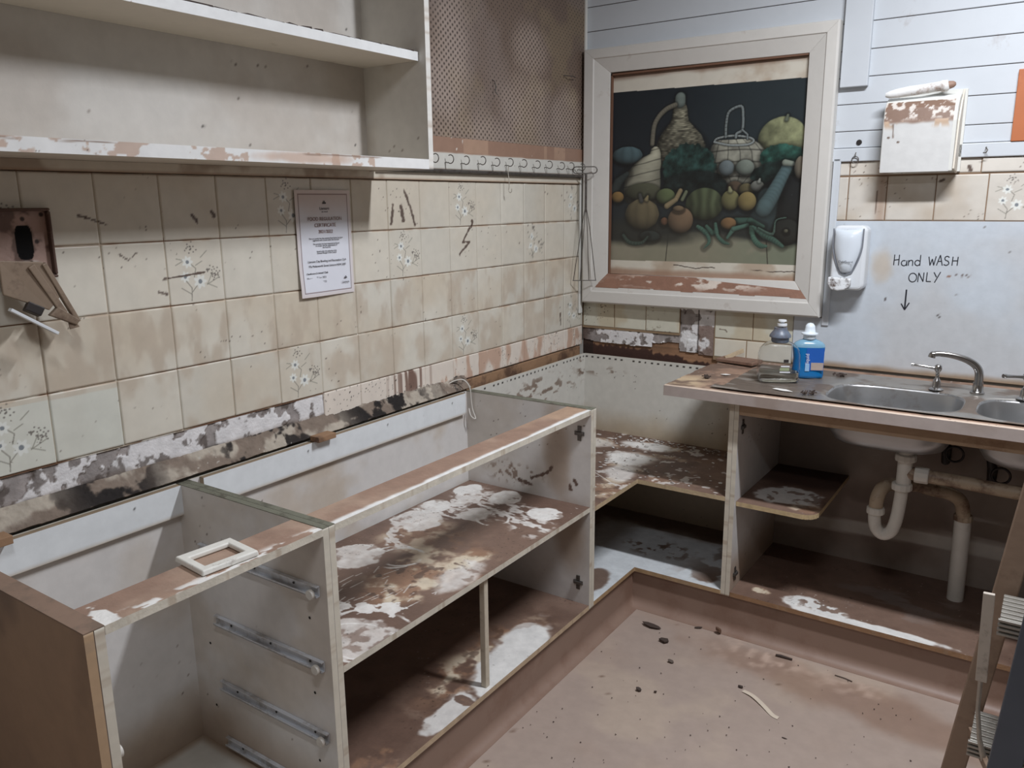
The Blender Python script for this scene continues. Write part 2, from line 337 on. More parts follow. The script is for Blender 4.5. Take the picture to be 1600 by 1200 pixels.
POSTER=[
('o', (0.207, 1.641), 0.068, 0.0355, (95, 132, 142), 'rib'),
('p', [(1.848, 0.426, 0.0214), (1.822, 0.427, 0.0214), (1.815, 0.428, 0.0252), (1.801, 0.428, 0.0302), (1.777, 0.429, 0.0315), (1.759, 0.427, 0.0378), (1.735, 0.428, 0.0605), (1.706, 0.432, 0.0857), (1.673, 0.433, 0.1008), (1.628, 0.435, 0.1058), (1.587, 0.436, 0.0958)], (150, 146, 120), 'rope'),
('s', [(0.427, 1.829), (0.427, 1.845)], [0.0216, 0.0216], (110, 125, 118), ''),
('s', [(0.407, 1.821), (0.373, 1.809), (0.341, 1.783), (0.321, 1.746), (0.315, 1.681)], [0.0096, 0.0096, 0.0096, 0.0096, 0.0096], (112, 108, 92), ''),
('o', (0.823, 1.673), 0.0882, 0.0799, (172, 178, 122), 'bump'),
('s', [(0.834, 1.74), (0.838, 1.755)], [0.0072, 0.0048], (100, 110, 90), ''),
('p', [(1.682, 0.645, 0.0655), (1.663, 0.651, 0.0907), (1.635, 0.658, 0.1084), (1.603, 0.659, 0.1159), (1.575, 0.661, 0.1084), (1.547, 0.66, 0.0907), (1.524, 0.659, 0.0554), (1.515, 0.659, 0.0252)], (174, 174, 154), 'grid'),
('s', [(0.569, 1.676), (0.583, 1.689), (0.642, 1.695), (0.701, 1.686), (0.72, 1.673), (0.697, 1.661), (0.629, 1.662), (0.569, 1.676)], [0.0038, 0.0038, 0.0038, 0.0038, 0.0038, 0.0038, 0.0038, 0.0038], (140, 150, 148), ''),
('s', [(0.613, 1.692), (0.613, 1.743), (0.623, 1.783), (0.666, 1.798), (0.675, 1.766), (0.675, 1.716), (0.654, 1.702), (0.652, 1.688)], [0.0048, 0.0048, 0.0048, 0.0048, 0.0048, 0.0048, 0.0048, 0.0048], (120, 132, 132), ''),
('s', [(0.675, 1.714), (0.695, 1.697), (0.696, 1.681)], [0.0034, 0.0034, 0.0034], (120, 132, 132), ''),
('o', (0.468, 1.586), 0.1109, 0.0888, (38, 76, 70), 'leaf'),
('o', (0.497, 1.518), 0.131, 0.0577, (28, 42, 42), 'leaf'),
('o', (0.827, 1.61), 0.0857, 0.0488, (42, 104, 88), 'leaf'),
('o', (0.815, 1.546), 0.1008, 0.0533, (30, 52, 48), 'leaf'),
('p', [(1.671, 0.329, 0.005), (1.663, 0.329, 0.0176), (1.644, 0.329, 0.0239), (1.63, 0.313, 0.0403), (1.606, 0.298, 0.058), (1.577, 0.282, 0.0706), (1.547, 0.277, 0.0781), (1.507, 0.275, 0.0806), (1.472, 0.276, 0.0781), (1.452, 0.277, 0.0655)], (178, 176, 150), 'crease'),
('o', (0.281, 1.497), 0.0781, 0.0355, (98, 102, 76), ''),
('s', [(0.208, 1.569), (0.169, 1.537), (0.146, 1.499)], [0.0096, 0.0192, 0.0216], (48, 58, 58), ''),
('o', (0.621, 1.579), 0.0302, 0.0289, (130, 148, 152), ''),
('o', (0.692, 1.579), 0.0353, 0.0289, (150, 165, 150), ''),
('o', (0.657, 1.505), 0.0302, 0.0266, (104, 84, 64), ''),
('o', (0.701, 1.5), 0.0277, 0.0222, (125, 114, 74), ''),
('o', (0.742, 1.511), 0.0252, 0.02, (156, 160, 148), ''),
('s', [(0.748, 1.527), (0.75, 1.536)], [0.0072, 0.0036], (150, 155, 145), ''),
('o', (0.844, 1.448), 0.1058, 0.0999, (34, 38, 40), ''),
('s', [(0.784, 1.466), (0.766, 1.385)], [0.04, 0.052], (44, 62, 66), ''),
('s', [(0.849, 1.578), (0.825, 1.53), (0.796, 1.471), (0.77, 1.43)], [0.020, 0.023, 0.028, 0.032], (74, 102, 106), ''),
('s', [(0.839, 1.592), (0.865, 1.587)], [0.012, 0.0096], (130, 140, 125), ''),
('o', (0.893, 1.573), 0.0202, 0.04, (150, 138, 115), ''),
('o', (0.539, 1.447), 0.0756, 0.0622, (108, 126, 84), 'stripe'),
('o', (0.379, 1.478), 0.0403, 0.0311, (118, 138, 84), ''),
('o', (0.642, 1.461), 0.0353, 0.0377, (152, 148, 88), ''),
('s', [(0.64, 1.496), (0.637, 1.508)], [0.0096, 0.0048], (150, 150, 105), ''),
('o', (0.706, 1.456), 0.0353, 0.0355, (180, 155, 84), ''),
('s', [(0.44, 1.499), (0.422, 1.465), (0.385, 1.441)], [0.0096, 0.0096, 0.012], (152, 132, 92), ''),
('s', [(0.464, 1.494), (0.449, 1.465)], [0.0072, 0.0072], (110, 120, 90), ''),
('o', (0.167, 1.478), 0.0277, 0.0222, (188, 140, 68), ''),
('o', (0.376, 1.381), 0.0151, 0.0155, (150, 95, 65), ''),
('o', (0.444, 1.386), 0.0529, 0.0511, (168, 130, 94), ''),
('o', (0.434, 1.431), 0.0227, 0.0111, (160, 130, 92), ''),
('o', (0.278, 1.409), 0.0756, 0.0622, (146, 130, 90), 'rib'),
('s', [(0.274, 1.462), (0.267, 1.485)], [0.0096, 0.0072], (70, 72, 70), ''),
('s', [(0.296, 1.467), (0.301, 1.479)], [0.0096, 0.0048], (150, 135, 90), ''),
('o', (0.314, 1.322), 0.0454, 0.0222, (48, 62, 62), ''),
('o', (0.857, 1.344), 0.0529, 0.0488, (38, 43, 41), ''),
('o', (0.857, 1.349), 0.0076, 0.0067, (120, 120, 95), ''),
('s', [(0.668, 1.385), (0.722, 1.383), (0.772, 1.364)], [0.012, 0.0144, 0.0072], (48, 86, 74), ''),
('o', (0.639, 1.375), 0.0302, 0.0222, (180, 128, 74), ''),
('s', [(0.197, 1.323), (0.226, 1.295), (0.278, 1.294), (0.306, 1.32)], [0.0096, 0.012, 0.0096, 0.0048], (52, 78, 70), ''),
('s', [(0.517, 1.362), (0.552, 1.338), (0.566, 1.304), (0.546, 1.279)], [0.0072, 0.0108, 0.0096, 0.0024], (62, 112, 96), ''),
('s', [(0.553, 1.363), (0.577, 1.338), (0.595, 1.344)], [0.0072, 0.0096, 0.0072], (56, 100, 86), ''),
('s', [(0.588, 1.373), (0.598, 1.329), (0.622, 1.305), (0.645, 1.298)], [0.006, 0.0096, 0.0108, 0.0048], (62, 112, 96), ''),
('s', [(0.637, 1.32), (0.66, 1.354), (0.713, 1.369)], [0.0048, 0.0096, 0.0072], (66, 116, 100), ''),
('s', [(0.726, 1.362), (0.741, 1.317), (0.766, 1.294), (0.788, 1.292)], [0.0072, 0.0144, 0.0144, 0.0072], (66, 120, 100), ''),
('s', [(0.733, 1.364), (0.781, 1.332), (0.817, 1.313), (0.847, 1.293)], [0.0048, 0.0144, 0.0144, 0.0096], (56, 100, 86), ''),
('s', [(0.755, 1.359), (0.809, 1.337), (0.818, 1.386), (0.854, 1.397)], [0.0036, 0.0048, 0.0024, 0.0024], (66, 100, 88), '')]
# ================================================================ THE SETTING
TILE = (213, 208, 195); STAIN = (200, 188, 168); MUDC = (122, 98, 84)
def st(o): o['kind'] = 'structure'; return o

# floor: vinyl with mud film
def floor_fn(x, y, z, u, v):
    c = base(x, (167, 150, 139))
    n = fbm(x, y, 2.2, 5, 1); c = mixc(c, (160, 138, 123), ss(0.42, 0.7, n) * 0.7)
    c = mixc(c, (186, 168, 150), ss(0.55, 0.75, fbm(x, y, 5, 4, 4)) * 0.5)
    # wiped mud near the sink cabinet
    g = blob(x, y, 1.35, -0.70, 0.42, 0.09, 0.5, 9, 7, 0.4, -0.1); c = mixc(c, (128, 98, 80), g * 0.5)
    for cx, cy, r in ((0.99, -0.62, 0.09), (1.33, -0.63, 0.06), (1.1, -0.62, 0.05)):
        s = blob(x, y, cx, cy, r * 1.6, r, 0.6, 16, 12, 0.6) * ss(0.40, 0.7, fbm(x, y, 40, 4, 2)); c = mixc(c, (196, 172, 156), s * 0.6)
    c = mixc(c, (110, 88, 74), specks(x, y, 70, 0.80, 21) * 0.8)
    return c, 0.52 + 0 * x
st(grid_mesh('floor', (0, -4.4, FZ), (1, 0, 0), (0, 1, 0), 3.4, 4.4, 0.012, floor_fn, M_PAINT, t=0.05, back=False))
mb = MB().box(-0.14, 3.5, -4.5, 0.14, CEIL, CEIL + 0.08); st(obj('ceiling', mb, mat('ceiling_paint', (170, 164, 156), 0.8)))
mb = MB().box(3.4, 3.5, -4.5, 0.14, FZ, CEIL); st(obj('wall_right', mb, mat('far_wall_paint', (120, 112, 104), 0.8)))
mb = MB().box(-0.14, 3.5, -4.5, -4.4, FZ, CEIL); st(obj('wall_front', mb, mat('near_wall_paint', (146, 138, 130), 0.8)))

# ---- left wall
mb = MB().box(-0.14, -0.012, -4.4, 0.0, FZ, CEIL)
wl = st(obj('wall_left', mb, mat('old_wall_paint', (200, 196, 186), 0.6, dirt=0.5)))
ORG[wl.name] = ORG[wl.name]
ZT = 1.533; S = 0.15; Y0 = 0.009

def grout_fn(x, y, z, u, v):
    c = base(x, (190, 178, 160))
    k = np.abs(((ZT - z) / S + 0.5) % 1 - 0.5) * S           # nearness to horizontal joints
    c = mixc(c, (120, 88, 66), (k < 0.006) * ss(0.3, 0.5, fbm(y, z, 6, 3, 2)))
    c = mixc(c, (226, 222, 210), (k < 0.006) * ss(0.56, 0.6, fbm(y, z, 7, 3, 9)) * (z < 1.1))
    return c, 0.85 + 0 * x
grid_mesh('grout', (-0.003, -3.0, 0.93), (0, 1, 0), (0, 0, 1), 3.0, ZT - 0.93, 0.006, grout_fn, M_ROUGHP, wl, t=0.009, back=False)

def sprig(c, a, b, S_=0.15):
    """printed flower sprig in tile coordinates a (across) b (up), metres"""
    a = a / S_; b = b / S_
    ink = (126, 122, 112)
    def line(c, pts, w, col=ink, k=0.75):
        return mixc(c, col, (1 - ss(w * 0.6, w * 1.5, segd(a, b, pts))) * k)
    c = line(c, [(0.38, 0.05), (0.40, 0.25), (0.30, 0.38)], 0.008); c = line(c, [(0.40, 0.18), (0.52, 0.30)], 0.007)
    c = line(c, [(0.39, 0.15), (0.22, 0.26)], 0.007); c = line(c, [(0.46, 0.42), (0.50, 0.55), (0.42, 0.62)], 0.008)
    for (x0, y0, x1, y1) in ((0.15, 0.62, 0.33, 0.70), (0.17, 0.72, 0.33, 0.68), (0.6, 0.72, 0.72, 0.82), (0.68, 0.28, 0.9, 0.38), (0.68, 0.3, 0.86, 0.22), (0.7, 0.3, 0.8, 0.48), (0.62, 0.66, 0.5, 0.6)):
        c = line(c, [(x0, y0), (x1, y1)], 0.008, (134, 132, 120), 0.65)
    for (cx, cy, r) in ((0.36, 0.66, 0.10), (0.30, 0.43, 0.09), (0.56, 0.34, 0.12)):
        d = np.hypot(a - cx, b - cy); th = np.arctan2(b - cy, a - cx)
        c = mixc(c, (226, 228, 222), (1 - ss(0.85, 1.1, d / (r * (0.85 + 0.18 * np.cos(th * 7))))) * 0.9)
        c = mixc(c, (128, 134, 138), 1 - ss(0.9, 1.1, d / (r * 0.30)))
    rr = random.Random(4)
    for (cx, cy, s) in ((0.42, 0.88, 0.12), (0.78, 0.52, 0.14), (0.82, 0.42, 0.08)):
        for i in range(14):
            px, py = cx + rr.gauss(0, s * 0.6), cy + rr.gauss(0, s * 0.35)
            c = mixc(c, (104, 98, 92), (1 - ss(0.008, 0.018, np.hypot(a - px, b - py))) * 0.8)
    return c

def tiles(name, parent, cells, O, U, normal, fn, gap=0.0008, thick=0.004):
    """every tile a small bevelled slab; all tiles of one wall in one mesh"""
    VV, FF, CC = [], [], []; off = 0
    O = np.array(O, float); U = np.array(U, float); n = np.array(normal, float); Z = np.array((0, 0, 1.0))
    for (u0, u1, z0, z1, res, key) in cells:
        nu = max(3, int((u1 - u0) / res)); nv = max(3, int((z1 - z0) / res))
        u = np.concatenate([[u0 + gap], np.linspace(u0 + gap + 0.0012, u1 - gap - 0.0012, nu), [u1 - gap]])
        v = np.concatenate([[z0 + gap], np.linspace(z0 + gap + 0.0012, z1 - gap - 0.0012, nv), [z1 - gap]])
        uu, vv = np.meshgrid(u, v, indexing='ij')
        hh = np.zeros(uu.shape); hh[0, :] = hh[-1, :] = hh[:, 0] = hh[:, -1] = -0.0035
        r1 = _h(np.array([key[0]]), np.array([key[1]]), 5)[0]; r2 = _h(np.array([key[0]]), np.array([key[1]]), 8)[0]
        hh = hh + (r1 - 0.5) * 0.0012 + (uu - (u0 + u1) / 2) * (r2 - 0.5) * 0.012
        P = O + uu[..., None] * U + vv[..., None] * Z + hh[..., None] * n
        rgb, ro = fn(uu, vv, uu - u0, vv - z0, key)
        col = np.ones(uu.shape + (4,)); col[..., :3] = lin(np.clip(rgb, 0, 255)); col[..., 3] = ro
        N_, M_ = uu.shape; idx = np.arange(N_ * M_).reshape(N_, M_) + off
        FF.append(np.stack([idx[:-1, :-1], idx[1:, :-1], idx[1:, 1:], idx[:-1, 1:]], -1).reshape(-1, 4))
        VV.append(P.reshape(-1, 3)); CC.append(col.reshape(-1, 4)); off += N_ * M_
    return raw_mesh(name, np.concatenate(VV), np.concatenate(FF), np.concatenate(CC), M_TILE, parent)

FLOWER = {(0, 0), (5, 0), (10, 0), (15, 0), (2, 1), (7, 1), (12, 1), (17, 1), (0, 3), (5, 3), (10, 3), (15, 3)}
def lw_tile(u, z, a, b, key):
    y = u; k, r = key
    rnd = _h(np.array([k]), np.array([r]), 1)[0]
    c = base(u, TILE) * (0.96 + 0.05 * rnd)
    stain = fbm(y, z, 4, 5, 11 + r)
    amt = {0: 0.55, 1: 0.35, 2: 0.85, 3: 0.6, 4: 0.5}[min(r, 4)]
    c = mixc(c, STAIN, ss(0.36, 0.74, stain) * amt)
    if r == 2: c = mixc(c, (186, 172, 154), ss(0.44, 0.72, fbm(y * 2.2, z, 12, 4, 31)) * 0.7)
    if r == 3: c = mixc(c, (190, 176, 158), ss(0.46, 0.72, fbm(y * 1.4, z, 10, 4, 77)) * 0.7)
    if (k, r) in ((14, 3), (15, 3)): c = mixc(c, (212, 214, 204), base(u, (1,))[..., 0] * (b < 0.137) * 0.85)
    if (k, r) in FLOWER: c = sprig(c, a, b)
    edge = np.minimum(np.minimum(a, 0.149 - a), np.minimum(b, 0.149 - b))
    c = mixc(c, (176, 152, 128), (1 - ss(0.0, 0.005, np.minimum(b, 0.149 - b))) * ss(0.42, 0.62, fbm(y, z, 20, 3, 3)) * 0.6)
    if r >= 4:
        c = mixc(base(u, (222, 212, 200)), (186, 150, 128), ss(0.42, 0.6, fbm(y * 2, z * 0.7, 14, 4, 5)) * (y > -0.98) * 0.75)
        st_ = ss(0.46, 0.58, vn(y * 95, z * 9, 3)) * (1 - ss(0.0, 0.16, np.abs(y + 1.13))) * ss(-0.02, 0.03, b)
        c = mixc(c, (104, 76, 64), st_ * 0.85)
        c = mixc(c, (52, 42, 38), specks(y, z, 130, 0.70, 6))
    c = mixc(c, (74, 60, 52), specks(y, z, 80, 0.79, 40 + r) * 0.8)
    # heavier dirt marks
    for pts, wd in (([(-1.13, 1.50), (-1.105, 1.45), (-1.085, 1.395)], 0.005), ([(-1.15, 1.455), (-1.14, 1.41)], 0.007), ([(-0.80, 1.378), (-0.84, 1.33), (-0.80, 1.33), (-0.86, 1.29)], 0.004), ([(-1.185, 1.46), (-1.195, 1.40)], 0.005), ([(-0.785, 1.40), (-0.787, 1.385)], 0.007),
                    ([(-1.97, 1.297), (-1.86, 1.305)], 0.0022), ([(-1.985, 1.268), (-1.965, 1.262)], 0.003), ([(-2.07, 1.36), (-2.05, 1.345), (-2.03, 1.36)], 0.0015), ([(-2.15, 1.445), (-2.09, 1.425)], 0.0022), ([(-1.88, 1.44), (-1.87, 1.425)], 0.004), ([(-1.825, 1.445), (-1.82, 1.437)], 0.005), ([(-0.19, 1.01), (-0.185, 0.96)], 0.004)):
        d = segd(y, z, pts) / wd + (fbm(y, z, 120, 2, 6) - 0.5) * 1.6
        c = mixc(c, (76, 60, 52), (1 - ss(0.7, 1.2, d)) * 0.85)
    return c, 0.30 + 0.35 * ss(0.42, 0.68, stain)
cells = []
for k in range(-1, 20):
    u1 = -(Y0 + k * S); u0 = u1 - S
    if k == -1: u1, u0 = -0.001, -Y0
    for r in range(4):
        z1 = ZT - r * S; z0 = z1 - S
        if k in (14, 15, 16) and r in (0,) and False: continue
        res = (0.0016 if (k, r) in FLOWER and k > 4 else 0.0035 if k > 3 else 0.006)
        if k == -1: res = 0.006
        cells.append((u0, u1, z0, z1, res, (k, r)))
    if k <= 9 and k >= -1:
        a0 = max(u0, -1.572); cells.append((a0, u1, 0.849, ZT - 4 * S, 0.003, (k, 4)))
tiles('tiling', wl, cells, (0, 0, 0), (0, 1, 0), (1, 0, 0), lw_tile)

# cap moulding above the tiles
def cap_fn(x, y, z, u, v):
    c = base(x, (206, 198, 182)); c = mixc(c, (128, 104, 84), ss(0.45, 0.62, fbm(y, z, 12, 4, 5)) * (y < -1.2) * 0.5)
    c = mixc(c, (150, 120, 96), (1 - ss(0.0, 0.006, v)) * 0.8)
    return c, 0.5 + 0 * x
grid_mesh('tile_cap', (0.008, -3.0, 1.534), (0, 1, 0), (0, 0, 1), 2.99, 0.022, 0.004, cap_fn, M_PAINT, wl, t=0.02, back=False)

# peeling plaster under the tiles (left wall)
def plaster_cols(y, z, seed):
    a = fbm(y, z, 9, 5, seed); b = fbm(y, z, 26, 4, seed + 3)
    white = ss(0.485, 0.505, a * 0.5 + b * 0.5)
    c = base(y, (150, 143, 140)); c = c * (0.85 + 0.3 * fbm(y, z, 40, 3, seed + 7))[..., None]
    c = mixc(c, (222, 220, 220), white)
    rim = np.exp(-((a * 0.5 + b * 0.5 - 0.49) / 0.008) ** 2); c = mixc(c, (96, 84, 76), rim * 0.7)
    c = mixc(c, (70, 60, 54), ss(0.62, 0.68, fbm(y, z, 40, 4, seed + 11)) * 0.6)
    return c, white
def pl_fn(x, y, z, u, v):
    c, wmask = plaster_cols(y, z, 50)
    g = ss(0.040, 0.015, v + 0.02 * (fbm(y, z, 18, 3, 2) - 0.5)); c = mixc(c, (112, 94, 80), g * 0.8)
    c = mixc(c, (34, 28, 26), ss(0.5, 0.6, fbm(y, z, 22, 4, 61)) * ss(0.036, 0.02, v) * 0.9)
    return c, 0.8 + 0 * x
def pl_disp(u, v):
    a = fbm(u - 3.2, v + 0.84, 9, 5, 50); b = fbm(u - 3.2, v + 0.84, 26, 4, 53)
    return 0.0035 * ss(0.485, 0.505, a * 0.5 + b * 0.5) + 0.0015 * fbm(u, v, 60, 3, 2)
grid_mesh('peeling_plaster', (-0.009, -3.2, 0.84), (0, 1, 0), (0, 0, 1), 3.2 - 0.62, 0.094, 0.003, pl_fn, M_ROUGHP, wl, t=0.003, disp=pl_disp, back=False)
# mouldy ledge between wall and cabinet backs
def ledge_fn(x, y, z, u, v):
    n = fbm(y, v * 1.0, 14, 5, 70)
    c = base(x, (124, 110, 98)); c = mixc(c, (172, 162, 148), ss(0.48, 0.62, fbm(y, v, 14, 5, 4)))
    c = mixc(c, (30, 25, 23), ss(0.47, 0.58, fbm(y, v, 26, 5, 70)) * ss(0.30, 0.45, fbm(y, v * 0, 3, 3, 6))); c = mixc(c, (176, 170, 160), specks(y, v, 120, 0.72, 9))
    return c, 0.9 + 0 * x
grid_mesh('dirty_ledge', (0.0287, -3.0, 0.824), (0, 1, 0), (-0.62, 0, 0.785), 2.15, 0.056, 0.0025, ledge_fn, M_ROUGHP, wl, t=0.004,
          disp=lambda u, v: 0.010 * (fbm(u, v, 26, 4, 8) - 0.4) + 0.004 * fbm(u, v, 110, 2, 3), back=False)
mb = MB().box(-0.012, 0.006, -0.98, -0.03, 0.79, 0.846); obj('exposed_timber', mb, M_TIMBER, wl, bevel=0.002)
mb = MB().box(-0.012, 0.022, -0.86, -0.03, 0.74, 0.80); obj('gap_shade', mb, M_DARK, wl)  # near-black filler strip, the slot's shade put into its colour

# ---- back wall
mb = MB().box(-0.14, 3.5, 0.012, 0.14, FZ, CEIL); wb = st(obj('wall_back', mb, mat('back_wall_core', (188, 184, 176), 0.7)))
mb = MB(); zs = [1.633, 1.689, 1.778, 1.865, 1.952, 2.04, 2.13, 2.222, 2.31, 2.4, 2.49, 2.58, 2.71]
for a, b in zip(zs, zs[1:]): mb.box(0.0, 3.4, 0.0, 0.0125, a + 0.0012, b - 0.0012)
obj('lining_boards', mb, M_BOARD, wb, bevel=0.0018)
mb = MB().box(0.0, 3.4, 0.006, 0.013, 1.55, 2.6); obj('board_joint', mb, mat('brown_joint', (120, 98, 86), 0.9), wb)
mb = MB().box(1.0, 3.4, -0.010, 0.012, 1.588, 1.632); obj('picture_rail', mb, M_BOARD, wb, bevel=0.003)
# tile band right of the frame
def bw_tile(u, z, a, b, key):
    k, r = key
    c = base(u, (206, 200, 190)); s = fbm(u, z, 6, 4, 15)
    c = mixc(c, (182, 168, 150), ss(0.36, 0.66, s) * 0.75)
    if r == 0: c = mixc(c, (216, 210, 200), base(u, (0.6,))[..., 0])
    if (k, r) == (3, 1): c = sprig(c, a, b)
    c = mixc(c, (80, 64, 54), specks(u, z, 90, 0.74, 4))
    for pts, wd in (([(1.155, 1.485), (1.153, 1.41)], 0.0018), ([(1.345, 1.515), (1.355, 1.52)], 0.004), ([(1.425, 1.56), (1.43, 1.548)], 0.006)):
        c = mixc(c, (80, 64, 56), (1 - ss(0.7, 1.2, segd(u, z, pts) / wd)) * 0.9)
    c = mixc(c, (160, 132, 112), (1 - ss(0.0, 0.03, np.abs(u - 1.17))) * 0.6)
    return c, 0.4 + 0 * u
cells = []
xs = [1.025, 1.06, 1.185, 1.335, 1.485, 1.635, 1.785, 1.935, 2.085, 2.4]
for i, (a, b) in enumerate(zip(xs, xs[1:])):
    cells.append((a, b, 1.387, 1.537, 0.002 if i == 4 else 0.004, ((3 if i == 4 else i + 10), 1)))
cells.append((1.025, 1.06, 1.54, 1.587, 0.004, (0, 0))); cells.append((1.06, 1.46, 1.54, 1.587, 0.004, (1, 0))); cells.append((1.46, 2.4, 1.54, 1.587, 0.004, (2, 0)))
tiles('tile_band', wb, cells, (0, 0, 0), (1, 0, 0), (0, -1, 0), bw_tile)
mb = MB().box(1.0, 3.3, 0.001, 0.0125, 1.36, 1.59); obj('band_grout', mb, mat('band_grout', (128, 104, 82), 0.9), wb)
# tiles under the frame
def bw2(u, z, a, b, key):
    c = base(u, (204, 202, 186)); c = mixc(c, (190, 176, 148), ss(0.45, 0.65, fbm(u, z, 8, 4, 19)) * 0.6)
    if key[0] == 2: c = mixc(c, (120, 108, 92), specks(u, z, 60, 0.66, 14) * 0.6)
    if key[1] == 1: c = mixc(c, (222, 216, 202), base(u, (0.7,))[..., 0])
    c = mixc(c, (84, 66, 56), specks(u, z, 100, 0.7, 24))
    c = mixc(c, (90, 72, 60), (1 - ss(0.7, 1.2, segd(u, z, [(0.62, 0.965), (0.645, 0.963), (0.65, 0.955)]) / 0.0022)) * 0.9)
    return c, 0.4 + 0 * u
cells = [(0.004, 0.156, 0.933, 1.083, 0.003, (0, 0)), (0.156, 0.302, 0.933, 1.083, 0.003, (1, 0)), (0.302, 0.452, 0.933, 1.083, 0.003, (2, 0)),
         (0.600, 0.752, 0.929, 1.083, 0.003, (3, 0)), (0.752, 0.905, 0.929, 1.083, 0.003, (4, 0)),
         (0.600, 0.73, 0.853, 0.928, 0.003, (5, 1)), (0.73, 0.905, 0.853, 0.928, 0.003, (6, 1))]
tiles('lower_tiles', wb, cells, (0, 0, 0), (1, 0, 0), (0, -1, 0), bw2)
mb = MB().box(0.0, 0.453, 0.001, 0.0125, 0.925, 1.1); mb.box(0.598, 0.91, 0.001, 0.0125, 0.84, 1.1); obj('lower_grout', mb, mat('lower_grout', (140, 118, 92), 0.9), wb)
def pb_fn(x, y, z, u, v):
    c, wm = plaster_cols(x, z, 90)
    colm = (x > 0.453)
    c = mixc(c, (118, 98, 88), ss(0.46, 0.56, fbm(x, z, 20, 4, 91)) * colm * (x > 0.53) * 0.85)
    c = mixc(c, (230, 230, 230), blob(x, z, 0.49, 0.915, 0.035, 0.035, 0.5, 40, 2) * 0.9)
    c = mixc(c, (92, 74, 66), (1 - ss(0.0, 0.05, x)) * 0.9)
    c = mixc(c, (46, 36, 32), (1 - ss(0.0012, 0.0028, np.abs(x - 0.531))) * colm)
    return c, 0.85 + 0 * x
def pbm(u, v):
    lower = v < 0.028 + 0.02 * (fbm(u, v * 0, 14, 3, 6) - 0.5) + 0.02 * (u > 0.33) * (u < 0.45)
    lower = np.where(u > 0.535, v < 0.012, np.where(u > 0.453, v < 0.018, lower))
    return ~lower & ((v < 0.092) | (u > 0.453))
grid_mesh('peeling_plaster', (0.0, 0.006, 0.842), (1, 0, 0), (0, 0, 1), 0.598, 0.24, 0.003, pb_fn, M_ROUGHP, wb, t=0.004, mask=pbm,
          disp=lambda u, v: 0.003 * ss(0.49, 0.515, fbm(u, v + 0.842, 9, 5, 90) * 0.5 + fbm(u, v + 0.842, 26, 4, 93) * 0.5), back=False)
def tim_fn(x, y, z, u, v):
    c = base(x, (140, 106, 80)) * (0.8 + 0.4 * vn(x * 6, z * 120, 3))[..., None]
    top = 0.856 + 0.016 * (fbm(x, x * 0, 30, 4, 5) - 0.5) * 2 + 0.01 * vn(x * 160, z * 0, 4)
    c = mixc(c, (66, 42, 34), ss(0.004, -0.004, z - np.where(x < 0.33, 0.852, np.where(x < 0.47, 0.838, 0.82)) - 0.014 * (vn(x * 110, z * 0, 4) - 0.5)))
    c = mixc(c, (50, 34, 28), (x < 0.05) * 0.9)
    return c, 0.8 + 0 * x
grid_mesh('exposed_timber', (0.0, 0.0105, 0.74), (1, 0, 0), (0, 0, 1), 0.62, 0.19, 0.003, tim_fn, M_MUDDY, wb, t=0.002, back=False)
# batten, corner strip, trim strip
mb = MB().box(1.010, 1.098, -0.022, 0.0, 1.833, 2.7); st(obj('trim_1', mb, M_BOARD, bevel=0.002))
mb = MB().box(1.005, 1.030, -0.010, 0.0, 1.01, 1.60); st(obj('trim_2', mb, M_BOARD, bevel=0.003))
mb = MB().box(0.001, 0.011, -0.043, -0.019, 0.99, 1.575); st(obj('trim_3', mb, M_WHITE, bevel=0.003))
mb = MB().box(0.0, 0.014, -0.016, -0.001, 1.60, 2.7); st(obj('trim_4', mb, M_WHITE, bevel=0.003))

# coved vinyl kick (baseboards)
def cove(name, p, q, into):
    """p->q along the cabinet front on the floor; into = direction out into the room"""
    p = Vector(p); q = Vector(q); into = Vector(into); prof = [(-0.006, 0.135), (0.0, 0.135)] + [(0.035 * (1 - math.sin(a)), 0.035 * (1 - math.cos(a))) for a in [math.pi / 2 * (1 - i / 6) for i in range(7)]] + [(0.035, -0.003), (-0.006, -0.003)]
    mb = MB(); rows = []
    for P in (p, q): rows.append([mb.bm.verts.new(P + into * d + Vector((0, 0, h + 0.0008))) for d, h in prof])
    for i in range(len(prof)):
        j = (i + 1) % len(prof); mb.bm.faces.new((rows[0][i], rows[0][j], rows[1][j], rows[1][i]))
    mb.bm.faces.new(rows[0]); mb.bm.faces.new(rows[1][::-1])
    return st(obj(name, mb, mat(name + '_vinyl', (140, 116, 102), 0.5, dirt=0.5, dirt_rgb=(120, 90, 74), scale=5, thresh=0.5, noise=0.06), smooth=True))
KI = 0.012
cove('baseboard_left', (0.529 - KI, -2.52, FZ), (0.529 - KI, -0.529 + KI + 0.0, FZ), (1, 0, 0))
cove('baseboard_back', (0.529 - KI, -0.529 + KI, FZ), (2.3, -0.529 + KI, FZ), (0, -1, 0))
